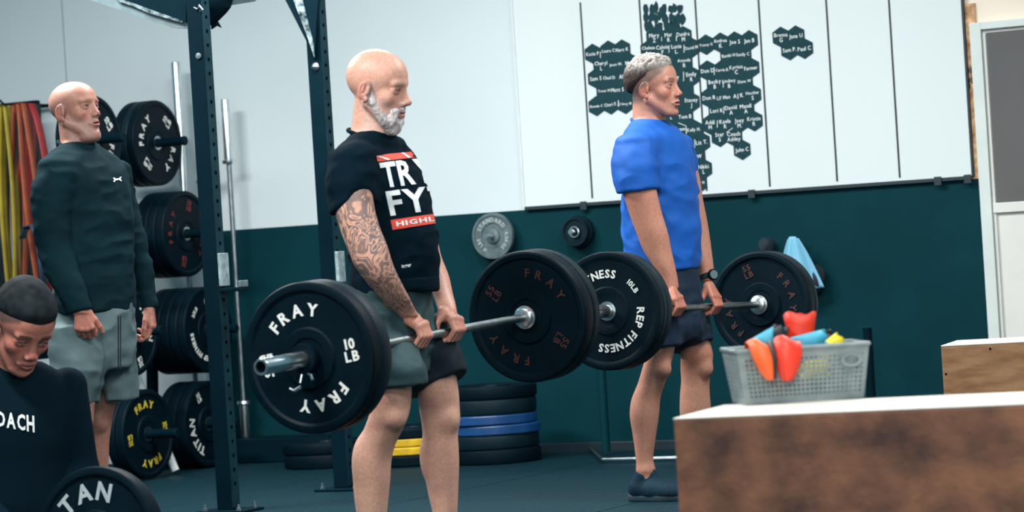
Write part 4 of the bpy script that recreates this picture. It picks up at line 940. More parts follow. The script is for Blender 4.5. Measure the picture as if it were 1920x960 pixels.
def paint_head(q, col, st):
    """q: head-local coords; pigment, plus shade around the eyes put into the colour"""
    x, y, z = q[:, 0], q[:, 1], q[:, 2]; ay = np.abs(y)
    def mixc(c, wgt):
        nonlocal col; col = col*(1-wgt[:, None])+np.array(c)*wgt[:, None]
    mixc(st['red'], .45*np.exp(-(((x-.07)/.03)**2+((ay-.042)/.022)**2+((z+.03)/.022)**2)))          # cheeks
    mixc(st['red'], .5*np.exp(-(((x-.105)/.018)**2+(y/.016)**2+((z+.032)/.014)**2)))                 # nose tip
    mixc(st['red'], .65*sm(ay, .072, .082)*sm(x, -.05, -.03)*(1-sm(x, .012, .03))*sm(z, -.055, -.04)*(1-sm(z, .03, .04)))
    lip = np.exp(-((z+.0665)/.0085)**4)*(1-sm(ay, .019, .026))*sm(x, .078, .086); mixc(st['lip'], .75*lip)
    mixc((.05, .02, .018), .9*np.exp(-((z+.066)/.0018)**2)*(1-sm(ay, .018, .024))*sm(x, .076, .084))
    bz_ = .0225+.004*np.cos((ay-.028)*60); br = np.exp(-((z-bz_)/.0052)**2)*sm(ay, .010, .016)*(1-sm(ay, .044, .050))*sm(x, .055, .065); mixc(st['browc'], st.get('browa', .7)*br)
    lash = np.exp(-((z-.0050)/.0026)**2)*sm(ay, .018, .021)*(1-sm(ay, .043, .046))*sm(x, .068, .074); mixc((.06, .035, .03), .75*lash)
    if st.get('lidshade'): mixc((.085, .045, .042), st['lidshade']*np.exp(-((z-.0035)/.0065)**2)*sm(ay, .013, .020)*(1-sm(ay, .040, .048))*sm(x, .062, .07))  # brow shade over the lids, painted into the skin colour
    sk = np.exp(-(((ay-.031)/.017)**2+((z+.000)/.012)**2))*sm(x, .060, .07); mixc((.22, .085, .075), .48*sk); mixc((.10, .05, .045), .5*np.exp(-((z+.0055)/.0016)**2)*sm(ay, .020, .024)*(1-sm(ay, .040, .044))*sm(x, .068, .074))  # sk paints shade into the eye sockets
    if st.get('stubble'):
        jawm = (1-sm(z, -.035+.0, -.018))*sm(x, -.005, .02)*(1-.85*lip)
        jawm = np.maximum(jawm*(1-.8*np.exp(-((z+.035)/.02)**2)*(x > .06)*(ay > .02)), 0)
        side = (1-sm(z, .01, .03))*sm(x, -.02, -.005)*(1-sm(x, .015, .035)); mixc(st['stubc'], st['stubble']*np.clip(np.maximum(jawm, side), 0, 1))
    if st.get('buzz'):
        line = z-(.012+.69*x); b_ = sm(line, -.012, .010)*(1-sm(x, .060, .072)); b_ = np.maximum(b_, sm(z, -.07, -.04)*(1-sm(x, -.035, -.015))); mixc(st['buzzc'], st['buzz']*b_)
    return col
def hand_grip(xb, y0, zb, side, wrist, sc_=1., spread=.0205):
    """fist closed on a bar along Y at (xb,zb); side=+1 when the index finger is towards +Y"""
    L = []; wr = np.array(wrist, float)
    def cp(ang, r): a = math.radians(ang); return (xb+r*math.cos(a), zb+r*math.sin(a))
    for i in range(4):
        y = y0+side*(.031-spread*i); r = (.0090, .0094, .0090, .0080)[i]*sc_; rr = .0142+r
        mx, mz = cp(68-3*i, .043+(.002, .003, .001, -.002)[i]); px_, pz_ = cp(8, rr+.010); dx_, dz_ = cp(-72, rr+.003); ex_, ez_ = cp(-148, rr+.002)
        L += [rc((wr[0]+.001, wr[1]+side*(.014-.009*i), wr[2]-.008), (mx, y, mz), .0150*sc_, .0118*sc_, .012)]
        L += [rc((mx, y, mz), (px_, y, pz_), r*1.13, r*1.04, .004), rc((px_, y, pz_), (dx_, y-side*.001*i, dz_), r*1.03, r*.97, .003), rc((dx_, y-side*.001*i, dz_), (ex_, y-side*.001*i, ez_), r*.95, r*.82, .003)]
        L += [el((mx+.001, y, mz+.001), (r*1.28, r*1.02, r*1.18), .005)]
    a = np.array([xb-.012, y0+side*.020, zb+.062]); b = np.array([xb-.026, y0+side*.044, zb+.028]); c = np.array([xb-.027, y0+side*.046, zb-.004]); d = np.array([xb-.008, y0+side*.036, zb-.028])
    L += [rc(wr+np.array([-.004, side*.012, -.012]), a, .016*sc_, .015*sc_, .012), rc(a, b, .0150*sc_, .0115*sc_, .008), rc(b, c, .0112*sc_, .0102*sc_, .004), rc(c, d, .0102*sc_, .0088*sc_, .004)]
    return L
def hand_free(wrist, d, n, l, curls, thumb, sc_=1.):
    """open/relaxed hand: d to the fingers, n out of the back of the hand, l towards the thumb"""
    w0_ = np.array(wrist, float); d, n, l = (np.array(v, float)/np.linalg.norm(v) for v in (d, n, l)); L = []
    n = n-d*(n@d); n /= np.linalg.norm(n); l = l-d*(l@d)-n*(l@n); l /= np.linalg.norm(l)
    for i in range(4):
        off = (.030, .0105, -.0090, -.0275)[i]; ln = (.96, 1.05, .98, .80)[i]*sc_; r = (.0088, .0090, .0087, .0078)[i]*sc_
        m_ = w0_+d*(.083-(.004, 0, .003, .010)[i])*sc_+l*off*sc_+n*.002
        L += [rc(w0_+l*off*.42*sc_, m_, .0155*sc_, .0118*sc_, .012), el(m_+n*.002, (r*1.15,)*3, .005)]
        p = m_; cum = 0
        for q_, (seg, cu) in enumerate(zip((.046, .027, .021), curls[i])):
            cum += math.radians(cu); e = p+(d*math.cos(cum)-n*math.sin(cum))*seg*ln
            L += [rc(p, e, r*(1.06-.08*q_), r*(.98-.09*q_), .003)]; p = e
    t0 = w0_+d*.022*sc_+l*.020*sc_-n*.006; t1 = t0+(d*thumb[0][0]+l*thumb[0][1]-n*thumb[0][2])*.040*sc_; t2 = t1+(d*thumb[1][0]+l*thumb[1][1]-n*thumb[1][2])*.032*sc_; t3 = t2+(d*thumb[2][0]+l*thumb[2][1]-n*thumb[2][2])*.026*sc_
    L += [rc(w0_+l*.010, t0, .0150*sc_, .0150*sc_, .012), rc(t0, t1, .0152*sc_, .0118*sc_, .008), rc(t1, t2, .0112*sc_, .0102*sc_, .004), rc(t2, t3, .0104*sc_, .0085*sc_, .004)]
    return L
def noise_skin(V, base, var=.10):
    n = vnoise(V*9)*.6+vnoise(V*28+5)*.4; n2 = vnoise(V*5+11)
    c = np.array(base)*(1+var*n[:, None]); c = c+np.array([.02, -.012, -.008])*n2[:, None]; return np.clip(c, 0, 1)
def build_body(root, org, prims, head, hands, base, st, mat_, tattoo=None, legs_paint=None, extra=None):
    """one continuous skin mesh; fine voxels for head and hand boxes, coarse elsewhere"""
    R, c, s = head; boxes = []
    hb = (np.array(c)-[.17*s, .15*s, .175*s], np.array(c)+[.17*s, .15*s, .165*s]); boxes.append((hb, .0024))
    for hc in hands: boxes.append(((np.array(hc)-.085, np.array(hc)+.085), .0028))
    Vs, Qs = [], []; n = 0
    eps = .003
    V, Q = mesh_sdf(prims, .0062, drop=[(b[0]+eps, b[1]-eps) for b, _ in boxes]); Vs.append(V); Qs.append(Q+n); n += len(V)
    for (b, h_) in boxes:
        V, Q = mesh_sdf(prims, h_, b[0], b[1]); Vs.append(V); Qs.append(Q+n); n += len(V)
    V = np.concatenate(Vs); Q = np.concatenate(Qs); col = noise_skin(V, base)
    q_ = (V-np.array(c))@np.array(R)/s; hm = (np.linalg.norm(q_-[0, 0, 0], axis=1) < .17) & (q_[:, 2] > -.135)
    col[hm] = paint_head(q_[hm], col[hm], st)
    for hc in hands:
        w_ = np.exp(-(np.linalg.norm(V-np.array(hc), axis=1)/.07)**4)*.45; col = col*(1-w_[:, None])+np.array(st['red'])*w_[:, None]
    if legs_paint is not None: col = legs_paint(V, col)
    tat = tattoo(V) if tattoo is not None else None
    return put('body', V, Q, mat_, root, org, col, tat)
def garment(name, prims, m, root, org, amp=.004, freq=(9, 9, 22), h=.0055, shear=None, fold=None):
    V, Q = mesh_sdf(prims, h); N = vnormals(V, Q); P_ = V.copy()
    if shear is not None: P_ = P_ @ np.array(shear).T
    n = vnoise(P_*np.array(freq)); n2 = vnoise(P_*np.array(freq)*2.1+7); ridg = 1-np.abs(n)*2
    d = amp*(.75*ridg+.35*n2)
    if fold is not None: d = d*fold(V)
    V = V+N*d[:, None]; return put(name, V, Q, m, root, org)
def cam_project(V):
    r = V-CAM; z = r@f0; return np.stack([960+FPX*(r@CR)/z, 480-FPX*(r@CU)/z], 1)
def decal(name, target, parts, fn, m, par, off=.0022, cuts=2):
    """flat print laid onto a garment: 2-D glyphs are mapped to view rays and dropped on its surface"""
    me = target.data; n = len(me.vertices); V = np.zeros(n*3); me.vertices.foreach_get('co', V); V = V.reshape(-1, 3)+np.array(par_origin(target))
    bvh = BVHTree.FromPolygons([tuple(v) for v in V], [tuple(p.vertices) for p in me.polygons])
    bm = bmesh.new()
    for G, F in parts:
        vs = [bm.verts.new((u, v, 0)) for u, v in G]
        for f in F:
            try: bm.faces.new([vs[i] for i in f])
            except ValueError: pass
    bmesh.ops.triangulate(bm, faces=bm.faces[:])
    for _ in range(cuts):
        lens = [(e, e.calc_length()) for e in bm.edges]; mx = fn('len')
        es = [e for e, l in lens if l > mx]
        if not es: break
        bmesh.ops.subdivide_edges(bm, edges=es, cuts=1); bmesh.ops.triangulate(bm, faces=bm.faces[:])
    bad = []; org = Vector(par_origin(target))
    for v in bm.verts:
        px, py = fn((v.co.x, v.co.y)); d = ray(px, py); hit = bvh.ray_cast(Vector(CAM), Vector(d))
        if hit[0] is None: bad.append(v); continue
        nn = hit[1]
        if nn.dot(Vector(d)) > 0: nn = -nn
        v.co = hit[0]+nn*off-org
    bmesh.ops.delete(bm, geom=bad, context='VERTS')
    big = [f for f in bm.faces if max(e.calc_length() for e in f.edges) > .05]
    bmesh.ops.delete(bm, geom=big, context='FACES')
    return from_bm(name, bm, m, par if par else target)
ORG = {}
def par_origin(o): return ORG[o.name] if o.name in ORG else ORG[o.parent.name]
def quadmap(c00, c10, c01, c11, mlen=.2):
    """(u,v) in [0,1]^2 (v up) -> pixels by bilinear map"""
    def f(uv):
        if uv == 'len': return mlen
        u, v = uv; return ((c00[0]*(1-u)+c10[0]*u)*(1-v)+(c01[0]*(1-u)+c11[0]*u)*v, (c00[1]*(1-u)+c10[1]*u)*(1-v)+(c01[1]*(1-u)+c11[1]*u)*v)
    return f
def fit_text(s, bold=1, gap=.09, x0=0., x1=1.):
    V, F, wd = text2d(s, bold, gap); V = V.copy(); V[:, 0] = x0+(V[:, 0]-V[:, 0].min())/(V[:, 0].max()-V[:, 0].min())*(x1-x0); V[:, 1] = (V[:, 1]-V[:, 1].min())/(V[:, 1].max()-V[:, 1].min()); return V, F
UNIT = (np.array([(0, 0), (1, 0), (1, 1), (0, 1)], float), [(0, 1, 2, 3)])
def shoe(root, org, ankle, yaw_, m=None, label=None):
    """shoe under an ankle point, toe towards yaw"""
    R = rot(yaw_); c = np.array([ankle[0], ankle[1], 0.]); 
    up = [rc((-.050, 0, .045), (.03, 0, .050), .042, .044, .02), rc((.03, 0, .044), (.150, .006, .034), .046, .028, .02), el((.075, .0, .038), (.10, .047, .042), .02), rc((-.040, 0, .06), (-.020, 0, .100), .044, .040, .015), rc((.03, 0, .075), (.018, 0, .122), .022, .013, .012)]
    up = [framed(up, R, c, 1., .01)]
    V, Q = mesh_sdf(up, .0045); V[:, 2] = np.maximum(V[:, 2], .024); N = vnormals(V, Q)
    o = put('shoe', V, Q, m or M['shoe'], root, org)
    so = framed([rc((-.062, 0, .014), (.06, -.002, .014), .036, .041, .02), rc((.06, 0, .014), (.135, .006, .014), .043, .034, .02)], R, c, 1., .01)
    V, Q = mesh_sdf([so], .005); V[:, 2] = np.clip(V[:, 2], .0005, .027); V[:, 2] = np.where(V[:, 2] < .027, V[:, 2], .027); put('sole', V, Q, M['sole'], o, org)
    bm = bmesh.new()
    for i in range(5):
        x = .03+i*.018; z = .094-i*.008; pts = [np.array([x, -.024, z-.006]), np.array([x+.004, 0, z+.002]), np.array([x, .024, z-.006])]
        tube_bm(bm, [tuple(R@p+c-np.array(org)) for p in pts], .0025, 5)
    from_bm('laces', bm, M['cloth_dark'], o, smooth=True)
    return o
# ------------------------------------------------------------ people
def Ks(rows): return [K(*r_) for r_ in rows]
def neck_band(name, c, rx, ry, tilt, m, root, org, r=.006):
    """ribbed collar ring"""
    bm = bmesh.new(); pts = []
    for i in range(33):
        a = 2*math.pi*i/32; pts.append((c[0]+rx*math.cos(a)-org[0], c[1]+ry*math.sin(a)-org[1], c[2]-tilt*math.cos(a)-org[2]))
    tube_bm(bm, pts, r, 8, False); return from_bm(name, bm, m, root, smooth=True)
def hair_shell(name, R, c, s, line, m, root, org, top, side, thick=.010, amp=.004, freq=70, seed=0, top_z=.06):
    pr = [framed([el((-.014, 0, .040), (.098+thick, .076+thick*.55, .086+thick), .01), el((.024, 0, .044), (.060+thick*.7, .064+thick*.5, .062+thick*.8), .02)], R, c, s, .01)]
    V, Q = mesh_sdf(pr, .0032); q_ = (V-c)@R/s; keep = line(q_) > 0
    Q = Q[keep[Q].all(1)]; u = np.unique(Q); mp_ = np.full(len(V), -1); mp_[u] = np.arange(len(u)); V = V[u]; Q = mp_[Q]; q_ = q_[u]
    N = vnormals(V, Q); e = line(q_); fade = sm(e, 0, .035); tz = sm(q_[:, 2], top_z-.03, top_z+.02)
    n = vnoise(q_*np.array([freq, freq*1.4, freq])+seed); n2 = vnoise(q_*np.array([freq*2.3]*3)+seed+4)
    V = V+N*(((n*.7+n2*.5)*amp*(.25+.75*tz)*fade-(1-fade)*thick*1.0)*s)[:, None]
    t = np.clip(.5+.5*n2*.9+.3*n, 0, 1)[:, None]
    ct = np.array(top[0])*(1-t)+np.array(top[1])*t; cs = np.array(side[0])*(1-t)+np.array(side[1])*t
    col = cs*(1-tz[:, None])+ct*tz[:, None]
    return put(name, V, Q, m, root, org, col)

# ===== A: bald bearded man in black shirt =====
org = PY(735, 1085, 8.43); org = np.array([org[0], 8.43, 0.])
man = empty('person', org, label='bald man with white beard, tattooed arm and black printed shirt, gripping the front barbell', cat='person')
R = rot(math.radians(9), math.radians(11)); c = PY(708, 166, 8.43); s = 1.055; head = (R, c, s)
neck = Ks([(170, 668, 712, 8.43, .050), (205, 662, 722, 8.43, .054), (232, 659, 727, 8.43, .058), (250, 656, 732, 8.43, .062), (266, 654, 730, 8.43, .06)])
tor = Ks([(250, 656, 740, 8.43, .085), (262, 645, 752, 8.43, .140), (280, 636, 766, 8.43, .188), (310, 634, 784, 8.43, .195), (350, 638, 799, 8.43, .185), (400, 645, 813, 8.43, .165), (450, 650, 822, 8.43, .152), (500, 655, 824, 8.43, .150), (548, 658, 822, 8.43, .150)])
armN = Ks([(312, 626, 694, 8.23, .045), (340, 622, 698, 8.215, .052), (390, 627, 702, 8.20, .053), (430, 638, 713, 8.19, .050), (465, 652, 727, 8.185, .048), (500, 667, 738, 8.19, .047), (530, 689, 752, 8.215, .042), (560, 714, 768, 8.265, .035), (584, 733, 780, 8.325, .029), (594, 741, 786, 8.345, .028)])
armF = Ks([(290, 700, 765, 8.63, .052), (380, 744, 802, 8.64, .050), (430, 768, 817, 8.66, .046), (480, 784, 827, 8.66, .045), (520, 800, 842, 8.65, .042), (555, 813, 850, 8.62, .036), (580, 821, 856, 8.59, .030), (588, 823, 857, 8.585, .028)])
legN = Ks([(625, 704, 752, 8.30, .07), (655, 704, 760, 8.27, .078), (700, 704, 768, 8.25, .078), (735, 700, 772, 8.24, .075), (762, 696, 770, 8.24, .068), (785, 689, 765, 8.24, .062), (803, 682, 757, 8.24, .056), (835, 670, 742, 8.24, .057), (860, 665, 735, 8.24, .058), (900, 662, 732, 8.24, .055), (930, 664, 729, 8.24, .05), (960, 668, 726, 8.24, .044), (1000, 676, 720, 8.24, .035), (1045, 682, 718, 8.24, .031)])
legF = Ks([(600, 762, 815, 8.54, .07), (650, 772, 832, 8.58, .08), (700, 782, 854, 8.60, .080), (735, 783, 860, 8.61, .077), (765, 786, 862, 8.62, .07), (790, 790, 863, 8.62, .062), (815, 792, 859, 8.62, .058), (840, 789, 860, 8.62, .06), (870, 790, 861, 8.62, .058), (905, 799, 860, 8.62, .052), (930, 804, 859, 8.62, .047), (955, 810, 858, 8.62, .042), (990, 815, 854, 8.62, .035), (1027, 817, 850, 8.62, .031)])
zb = lambda y: .753+(y-7.83)*.04016
wN = PY(762, 592, 8.36); wF = PY(839, 588, 8.585)
hN = (-4.807, 8.362, zb(8.362)); hF = (-4.805, 8.582, zb(8.582))
prims = [loft(tor, .03, grow=-.014), loft(neck, .02), loft(armN, .02), loft(armF, .02), loft(legN, .02), loft(legF, .02), framed(head_prims(.27, .0010, 1.0, 1.2, 1.0), R, c, s, .012)]
prims += [el((-4.935, 8.43, .86), (.105, .15, .15), .04)]
# kneecaps, calves, deltoid
def bump(px, py, Y, r, k=.03): return el(PY(px, py, Y), r, k)
prims += [bump(742, 783, 8.215, (.032, .03, .036), .02), bump(838, 788, 8.60, (.034, .03, .038), .02), bump(690, 862, 8.23, (.045, .045, .075)), bump(820, 858, 8.62, (.045, .045, .07))]
for a_, Yl in ((PY(699, 1050, 8.24), 8.24), (PY(833, 1032, 8.62), 8.62)): prims += [rc((a_[0], Yl, a_[2]), (a_[0], Yl, .05), .036, .036, .02), rc((a_[0]-.02, Yl, .045), (a_[0]+.10, Yl, .035), .034, .026, .02)]
prims += hand_grip(hN[0], hN[1], hN[2], 1, wN, 1.06)+hand_grip(hF[0], hF[1], hF[2], -1, wF, 1.06)
for Y in (8.362, 8.582): pass
barhole = Prim('s', rc((-4.8085, 8.2, zb(8.2)), (-4.8033, 8.75, zb(8.75)), .0143, .0143).fn, (-4.85, 8.2, .7), (-4.75, 8.75, .85), .001); prims.append(barhole)
stA = dict(lidshade=.62, red=(.58, .19, .13), lip=(.46, .16, .15), browc=(.45, .36, .32), browa=.45, stubble=.30, stubc=(.50, .44, .43))
def tattooA(V):
    near = (V[:, 1] < 8.40) & (V[:, 0] < -4.70) & (V[:, 2] > .80); z = V[:, 2]
    lat = V[:, 1] < 8.2+.35*np.clip((1.35-z), 0, 1)*.5+.09
    return near*lat*sm(z, .80+.04*vnoise(V*25), .90)*.88*(.8+.2*vnoise(V*15))
def bruise(V, col):
    for p, r in ((PY(815, 920, 8.56), .03), (PY(838, 800, 8.56), .022), (PY(812, 765, 8.55), .03)):
        w_ = .38*np.exp(-(np.linalg.norm(V-p, axis=1)/r)**2); col = col*(1-w_[:, None])+np.array([.16, .08, .09])*w_[:, None]
    return col
ORG[man.name] = org
build_body(man, org, prims, head, [(hN[0], hN[1], hN[2]+.02), (hF[0], hF[1], hF[2]+.02)], (.66, .365, .27), stA, M['skin_tattoo'], tattooA, bruise)
make_eyes(R, c, s, man, org, gaze=(1, 0, -.45))
# beard
bp_ = [rc((.004, s_*.052, -.040), (.050, s_*.028, -.096), .0175, .0210, .02) for s_ in (-1, 1)]+[rc((.008, s_*.058, -.012), (.006, s_*.053, -.045), .0075, .0150, .012) for s_ in (-1, 1)]
bp_ += [el((.066, 0, -.103), (.026, .030, .030), .018), el((.058, 0, -.117), (.022, .026, .020), .015), rc((.080, -.024, -.062), (.092, -.004, -.0515), .0058, .0062, .004), rc((.080, .024, -.062), (.092, .004, -.0515), .0058, .0062, .004), rc((.074, -.029, -.062), (.074, -.026, -.092), .011, .014, .01), rc((.074, .029, -.062), (.074, .026, -.092), .011, .014, .01),
        el((.099, 0, -.067), (.022, .020, .0125), .004, 's')]
V, Q = mesh_sdf([framed(bp_, R, c, s, .01)], .003); N = vnormals(V, Q); n = vnoise(V*np.array([130, 130, 70])); n2 = vnoise(V*210+3); V = V+N*((n*.0026+n2*.0014))[:, None]
q_ = (V-c)@R/s; t = np.clip(.55+.45*n+.25*n2, 0, 1)[:, None]; dk = np.exp(-(((q_[:, 0]-.045)/.022)**2+((q_[:, 2]+.10)/.022)**2))[:, None]
col = (np.array([.36, .33, .33])*(1-t)+np.array([.74, .72, .70])*t)*(1-.55*dk)+np.array([.16, .15, .16])*.55*dk
put('beard', V, Q, M['hair'], man, org, col)
# shirt
sl = Ks([(303, 618, 704, 8.24, .066), (340, 610, 706, 8.225, .078), (380, 617, 706, 8.225, .076), (408, 624, 708, 8.225, .076)])
slF = Ks([(310, 712, 784, 8.63, .066), (330, 715, 790, 8.64, .070), (370, 735, 806, 8.645, .072), (395, 742, 810, 8.645, .072)])
clip = [(PY(628, 403, 8.225), (.263, 0, -.965))]
sp = [loft(tor, .03), loft(dome(sl), .040, clips=clip), loft(dome(slF), .035), el(PY(668, 296, 8.28), (.066, .06, .045), .04)]
sp += [loft([(k_[0], k_[1], k_[2], k_[3]*.86, k_[4]*.84) for k_ in sl[-3:]]+[(sl[-1][0]-.03, sl[-1][1], sl[-1][2], sl[-1][3]*.86, sl[-1][4]*.84)], .004, 's')]
sp[-1].hi[2] = sl[-1][0]+.035
f_ = sp[-1].fn; ztop_ = sl[-1][0]+.022; sp[-1].fn = lambda X, Y, Z: np.maximum(f_(X, Y, Z), Z-ztop_)
shA = garment('t_shirt', sp, M['shirt_black'], man, org, .0070, (12, 12, 17), shear=((1, 0, .7), (0, 1, 0), (-.5, 0, 1)))
ORG[shA.name] = org
cz_ = PY(692, 246, 8.43); neck_band('collar', (cz_[0]+.002, 8.43, cz_[2]-.012), .069, .069, .022, M['shirt_black'], man, org, .007)
wm = quadmap((736, 431), (830, 417), (705, 297), (800, 287), .06)
txt = []
def letters(s_, x0, x1, y0, y1, gap=.05):
    ws = [GL[(ch_, 1)][2] for ch_ in s_]; tot = sum(ws)+gap/.7*0+gap*(len(s_)-1); x = 0; out = []
    for ch_, w_ in zip(s_, ws):
        V_, F_ = fit_text(ch_, 1, gap); out.append((V_*[w_/tot*(x1-x0), y1-y0]+[x0+x/tot*(x1-x0), y0], F_)); x += w_+gap
    return out
def put_txt(s_, x0, x1, y0, y1, gap=.05):
    V_, F_ = fit_text(s_, 1, gap); V_ = V_*[x1-x0, y1-y0]+[x0, y0]; return (V_, F_)
for gl_ in letters('TRY', .02, 1.02, .58, .93, .04)+letters('FYT', .02, 1.24, .19, .53, .04): decal('printed_letter', shA, [gl_], wm, M['print_white'], man, .0035, 4)
for gl_ in [(UNIT[0]*[.75, .085]+[0, .95], UNIT[1]), (UNIT[0]*[1.0, .135]+[.0, .0], UNIT[1])]: decal('printed_bar', shA, [gl_], wm, M['print_red'], man, .0030, 6)
for gl_ in letters('HIGHLA', .09, 1.04, .035, .10, .16): decal('printed_letter', shA, [gl_], wm, M['print_white'], man, .0042, 3)
decal('shirt_print_tick', shA, [(np.array([(.0, 1.03), (.07, 1.03), (.26, .952), (.20, .952)]), [(0, 1, 2, 3)]), (np.array([(.50, 1.03), (.54, 1.03), (.66, .952), (.60, .952)]), [(0, 1, 2, 3)])], wm, M['print_white'], man, .0042, 3)
# shorts
pel = [(.99, -4.905, 8.43, .108, .132), (.92, -4.925, 8.43, .116, .150), (.84, -4.935, 8.43, .122, .164), (.76, -4.935, 8.43, .124, .17), (.66, -4.93, 8.43, .10, .150)]
sN = Ks([(586, 676, 756, 8.30, .12), (620, 680, 766, 8.30, .12), (650, 684, 781, 8.28, .118), (690, 690, 797, 8.25, .102), (722, 698, 802, 8.25, .100)])
sF = Ks([(592, 764, 836, 8.54, .120), (620, 764, 846, 8.555, .125), (650, 766, 860, 8.575, .122), (690, 766, 873, 8.61, .108), (755, 768, 874, 8.61, .106)])
sh = garment('shorts', [loft(pel, .04), loft(sN, .04)], M['shorts_grey'], man, org, .0080, (13, 13, 17), shear=((1, 0, .6), (0, 1, 0), (0, 0, 1)))
garment('shorts_far_leg', [loft(sF, .02, clips=[(PY(775, 750, 8.61), (.447, 0, -.894))])], M['shorts_dark'], man, org, .006, (13, 13, 16))  # far leg of the shorts, darker in colour than the near leg
wb = Ks([(522, 664, 823, 8.43, .152), (531, 664, 823, 8.43, .152), (545, 664, 823, 8.43, .152)])
o = garment('waistband', [loft(wb, .01, grow=.002)], M['shirt_black'], man, org, .0015)
wbt = Ks([(484, 655, 826, 8.43, .164), (500, 656, 828, 8.43, .165), (512, 656, 828, 8.43, .165)])
decal('waist_lettering', shA, [fit_text('inger', 1, .08)], quadmap((753, 505), (771, 502), (752, 496), (770, 493), .3), M['print_white'], man, .004, 3)
shoe(man, org, (PY(699, 1045, 8.24)[0]+.02, 8.24), math.radians(-12)); shoe(man, org, (PY(833, 1027, 8.62)[0]+.02, 8.62), math.radians(8))

# ===== B: man in blue =====
YB = 11.10; org = PY(1250, 930, YB); org = np.array([org[0], YB, 0.])
man = empty('person', org, label='grey haired man in bright blue shirt and navy shorts gripping the rear barbell', cat='person'); ORG[man.name] = org
R = rot(math.radians(3), math.radians(-1)); c = PY(1227, 165, YB); s = 1.05; head = (R, c, s)
neck = Ks([(160, 1188, 1236, YB, .052), (200, 1186, 1246, YB, .058), (225, 1186, 1248, YB, .062), (242, 1186, 1248, YB, .06)])
tor = Ks([(226, 1184, 1250, YB, .080), (240, 1176, 1264, YB, .140), (258, 1168, 1284, YB, .185), (290, 1164, 1297, YB, .195), (330, 1166, 1304, YB, .188), (370, 1166, 1308, YB, .175), (410, 1166, 1311, YB, .162), (450, 1168, 1313, YB, .158), (480, 1172, 1313, YB, .158), (506, 1176, 1311, YB, .158)])
YN, YF = 10.90, 11.25
armN = Ks([(292, 1160, 1220, 10.89, .050), (320, 1156, 1224, 10.88, .058), (362, 1168, 1232, 10.88, .054), (400, 1180, 1241, 10.89, .051), (440, 1195, 1253, 10.90, .049), (470, 1207, 1259, 10.91, .046), (500, 1226, 1266, 10.915, .040), (525, 1240, 1271, 10.92, .032), (541, 1246, 1273, 10.92, .029)])
armF = Ks([(292, 1246, 1296, 11.32, .050), (320, 1256, 1308, 11.33, .055), (380, 1272, 1319, 11.33, .050), (420, 1282, 1327, 11.33, .048), (460, 1293, 1333, 11.32, .044), (490, 1304, 1337, 11.31, .037), (515, 1312, 1340, 11.305, .030), (528, 1315, 1342, 11.30, .028)])
legN = Ks([(570, 1214, 1268, 10.98, .07), (620, 1214, 1268, 10.96, .078), (660, 1212, 1264, 10.95, .07), (690, 1204, 1257, 10.95, .062), (717, 1196, 1248, 10.95, .056), (740, 1187, 1240, 10.95, .057), (773, 1183, 1236, 10.95, .058), (805, 1185, 1232, 10.95, .052), (833, 1189, 1228, 10.95, .044), (860, 1192, 1225, 10.95, .037), (884, 1194, 1228, 10.95, .034)])
legF = Ks([(570, 1264, 1318, 11.20, .07), (640, 1274, 1330, 11.25, .076), (665, 1276, 1337, 11.26, .072), (690, 1276, 1335, 11.27, .062), (712, 1277, 1331, 11.27, .056), (740, 1275, 1331, 11.27, .057), (765, 1276, 1333, 11.27, .057), (800, 1279, 1330, 11.27, .052), (830, 1284, 1327, 11.27, .044), (858, 1288, 1324, 11.27, .037), (874, 1290, 1323, 11.27, .034)])
zb2 = lambda y: .778+(y-10.43)*(-.0279)
wN = PY(1261, 545, YN); wF = PY(1329, 532, YF); hN = (-5.088, YN, zb2(YN)); hF = (-5.082, YF, zb2(YF))
prims = [loft(tor, .03, grow=-.013), loft(neck, .02), loft(armN, .02), loft(armF, .02), loft(legN, .02), loft(legF, .02), framed(head_prims(.8, .0032, 1.06, .9, .97), R, c, s, .012)]
hp = PY(1255, 575, YB); prims += [el((hp[0], YB, hp[2]+.03), (.095, .14, .15), .04)]
prims += [bump(1244, 692, 10.93, (.032, .03, .036), .02), bump(1322, 690, 11.25, (.034, .03, .038), .02), bump(1206, 775, 10.95, (.043, .045, .07)), bump(1300, 772, 11.27, (.043, .045, .07))]
for a_, Yl in ((PY(1211, 884, 10.95), 10.95), (PY(1306, 874, 11.27), 11.27)): prims += [rc((a_[0], Yl, a_[2]), (a_[0], Yl, .05), .034, .034, .02), rc((a_[0]-.02, Yl, .045), (a_[0]+.10, Yl, .035), .034, .026, .02)]
prims += hand_grip(hN[0], hN[1], hN[2], 1, wN, .98)+hand_grip(hF[0], hF[1], hF[2], -1, wF, .98)
prims.append(Prim('s', rc((-5.0908, 10.7, zb2(10.7)), (-5.0784, 11.5, zb2(11.5)), .0143, .0143).fn, (-5.13, 10.7, .7), (-5.03, 11.5, .82), .001))
stB = dict(lidshade=.3, red=(.50, .13, .09), lip=(.50, .18, .16), browc=(.10, .06, .045), browa=.85, stubble=.25, stubc=(.30, .17, .14), buzz=.86, buzzc=(.10, .070, .056))
build_body(man, org, prims, head, [(hN[0], hN[1], hN[2]+.02), (hF[0], hF[1], hF[2]+.02)], (.48, .225, .155), stB, M['skin'])
make_eyes(R, c, s, man, org, (.10, .07, .05), (1, -.05, .05))
hair_shell('hair', R, c, s, lambda q: q[:, 2]-np.maximum(.030+.60*q[:, 0], -.045+.0*q[:, 0])-.012*np.clip(np.abs(q[:, 1])/.07, 0, 1)*(q[:, 0] > 0), M['hair'], man, org, ((.09, .08, .075), (.46, .44, .41)), ((.018, .014, .013), (.07, .055, .05)), .010, .007, 70, 2, .080)
sl = Ks([(272, 1152, 1226, 10.90, .066), (300, 1147, 1231, 10.885, .077), (335, 1151, 1234, 10.88, .078), (364, 1160, 1234, 10.88, .074)])
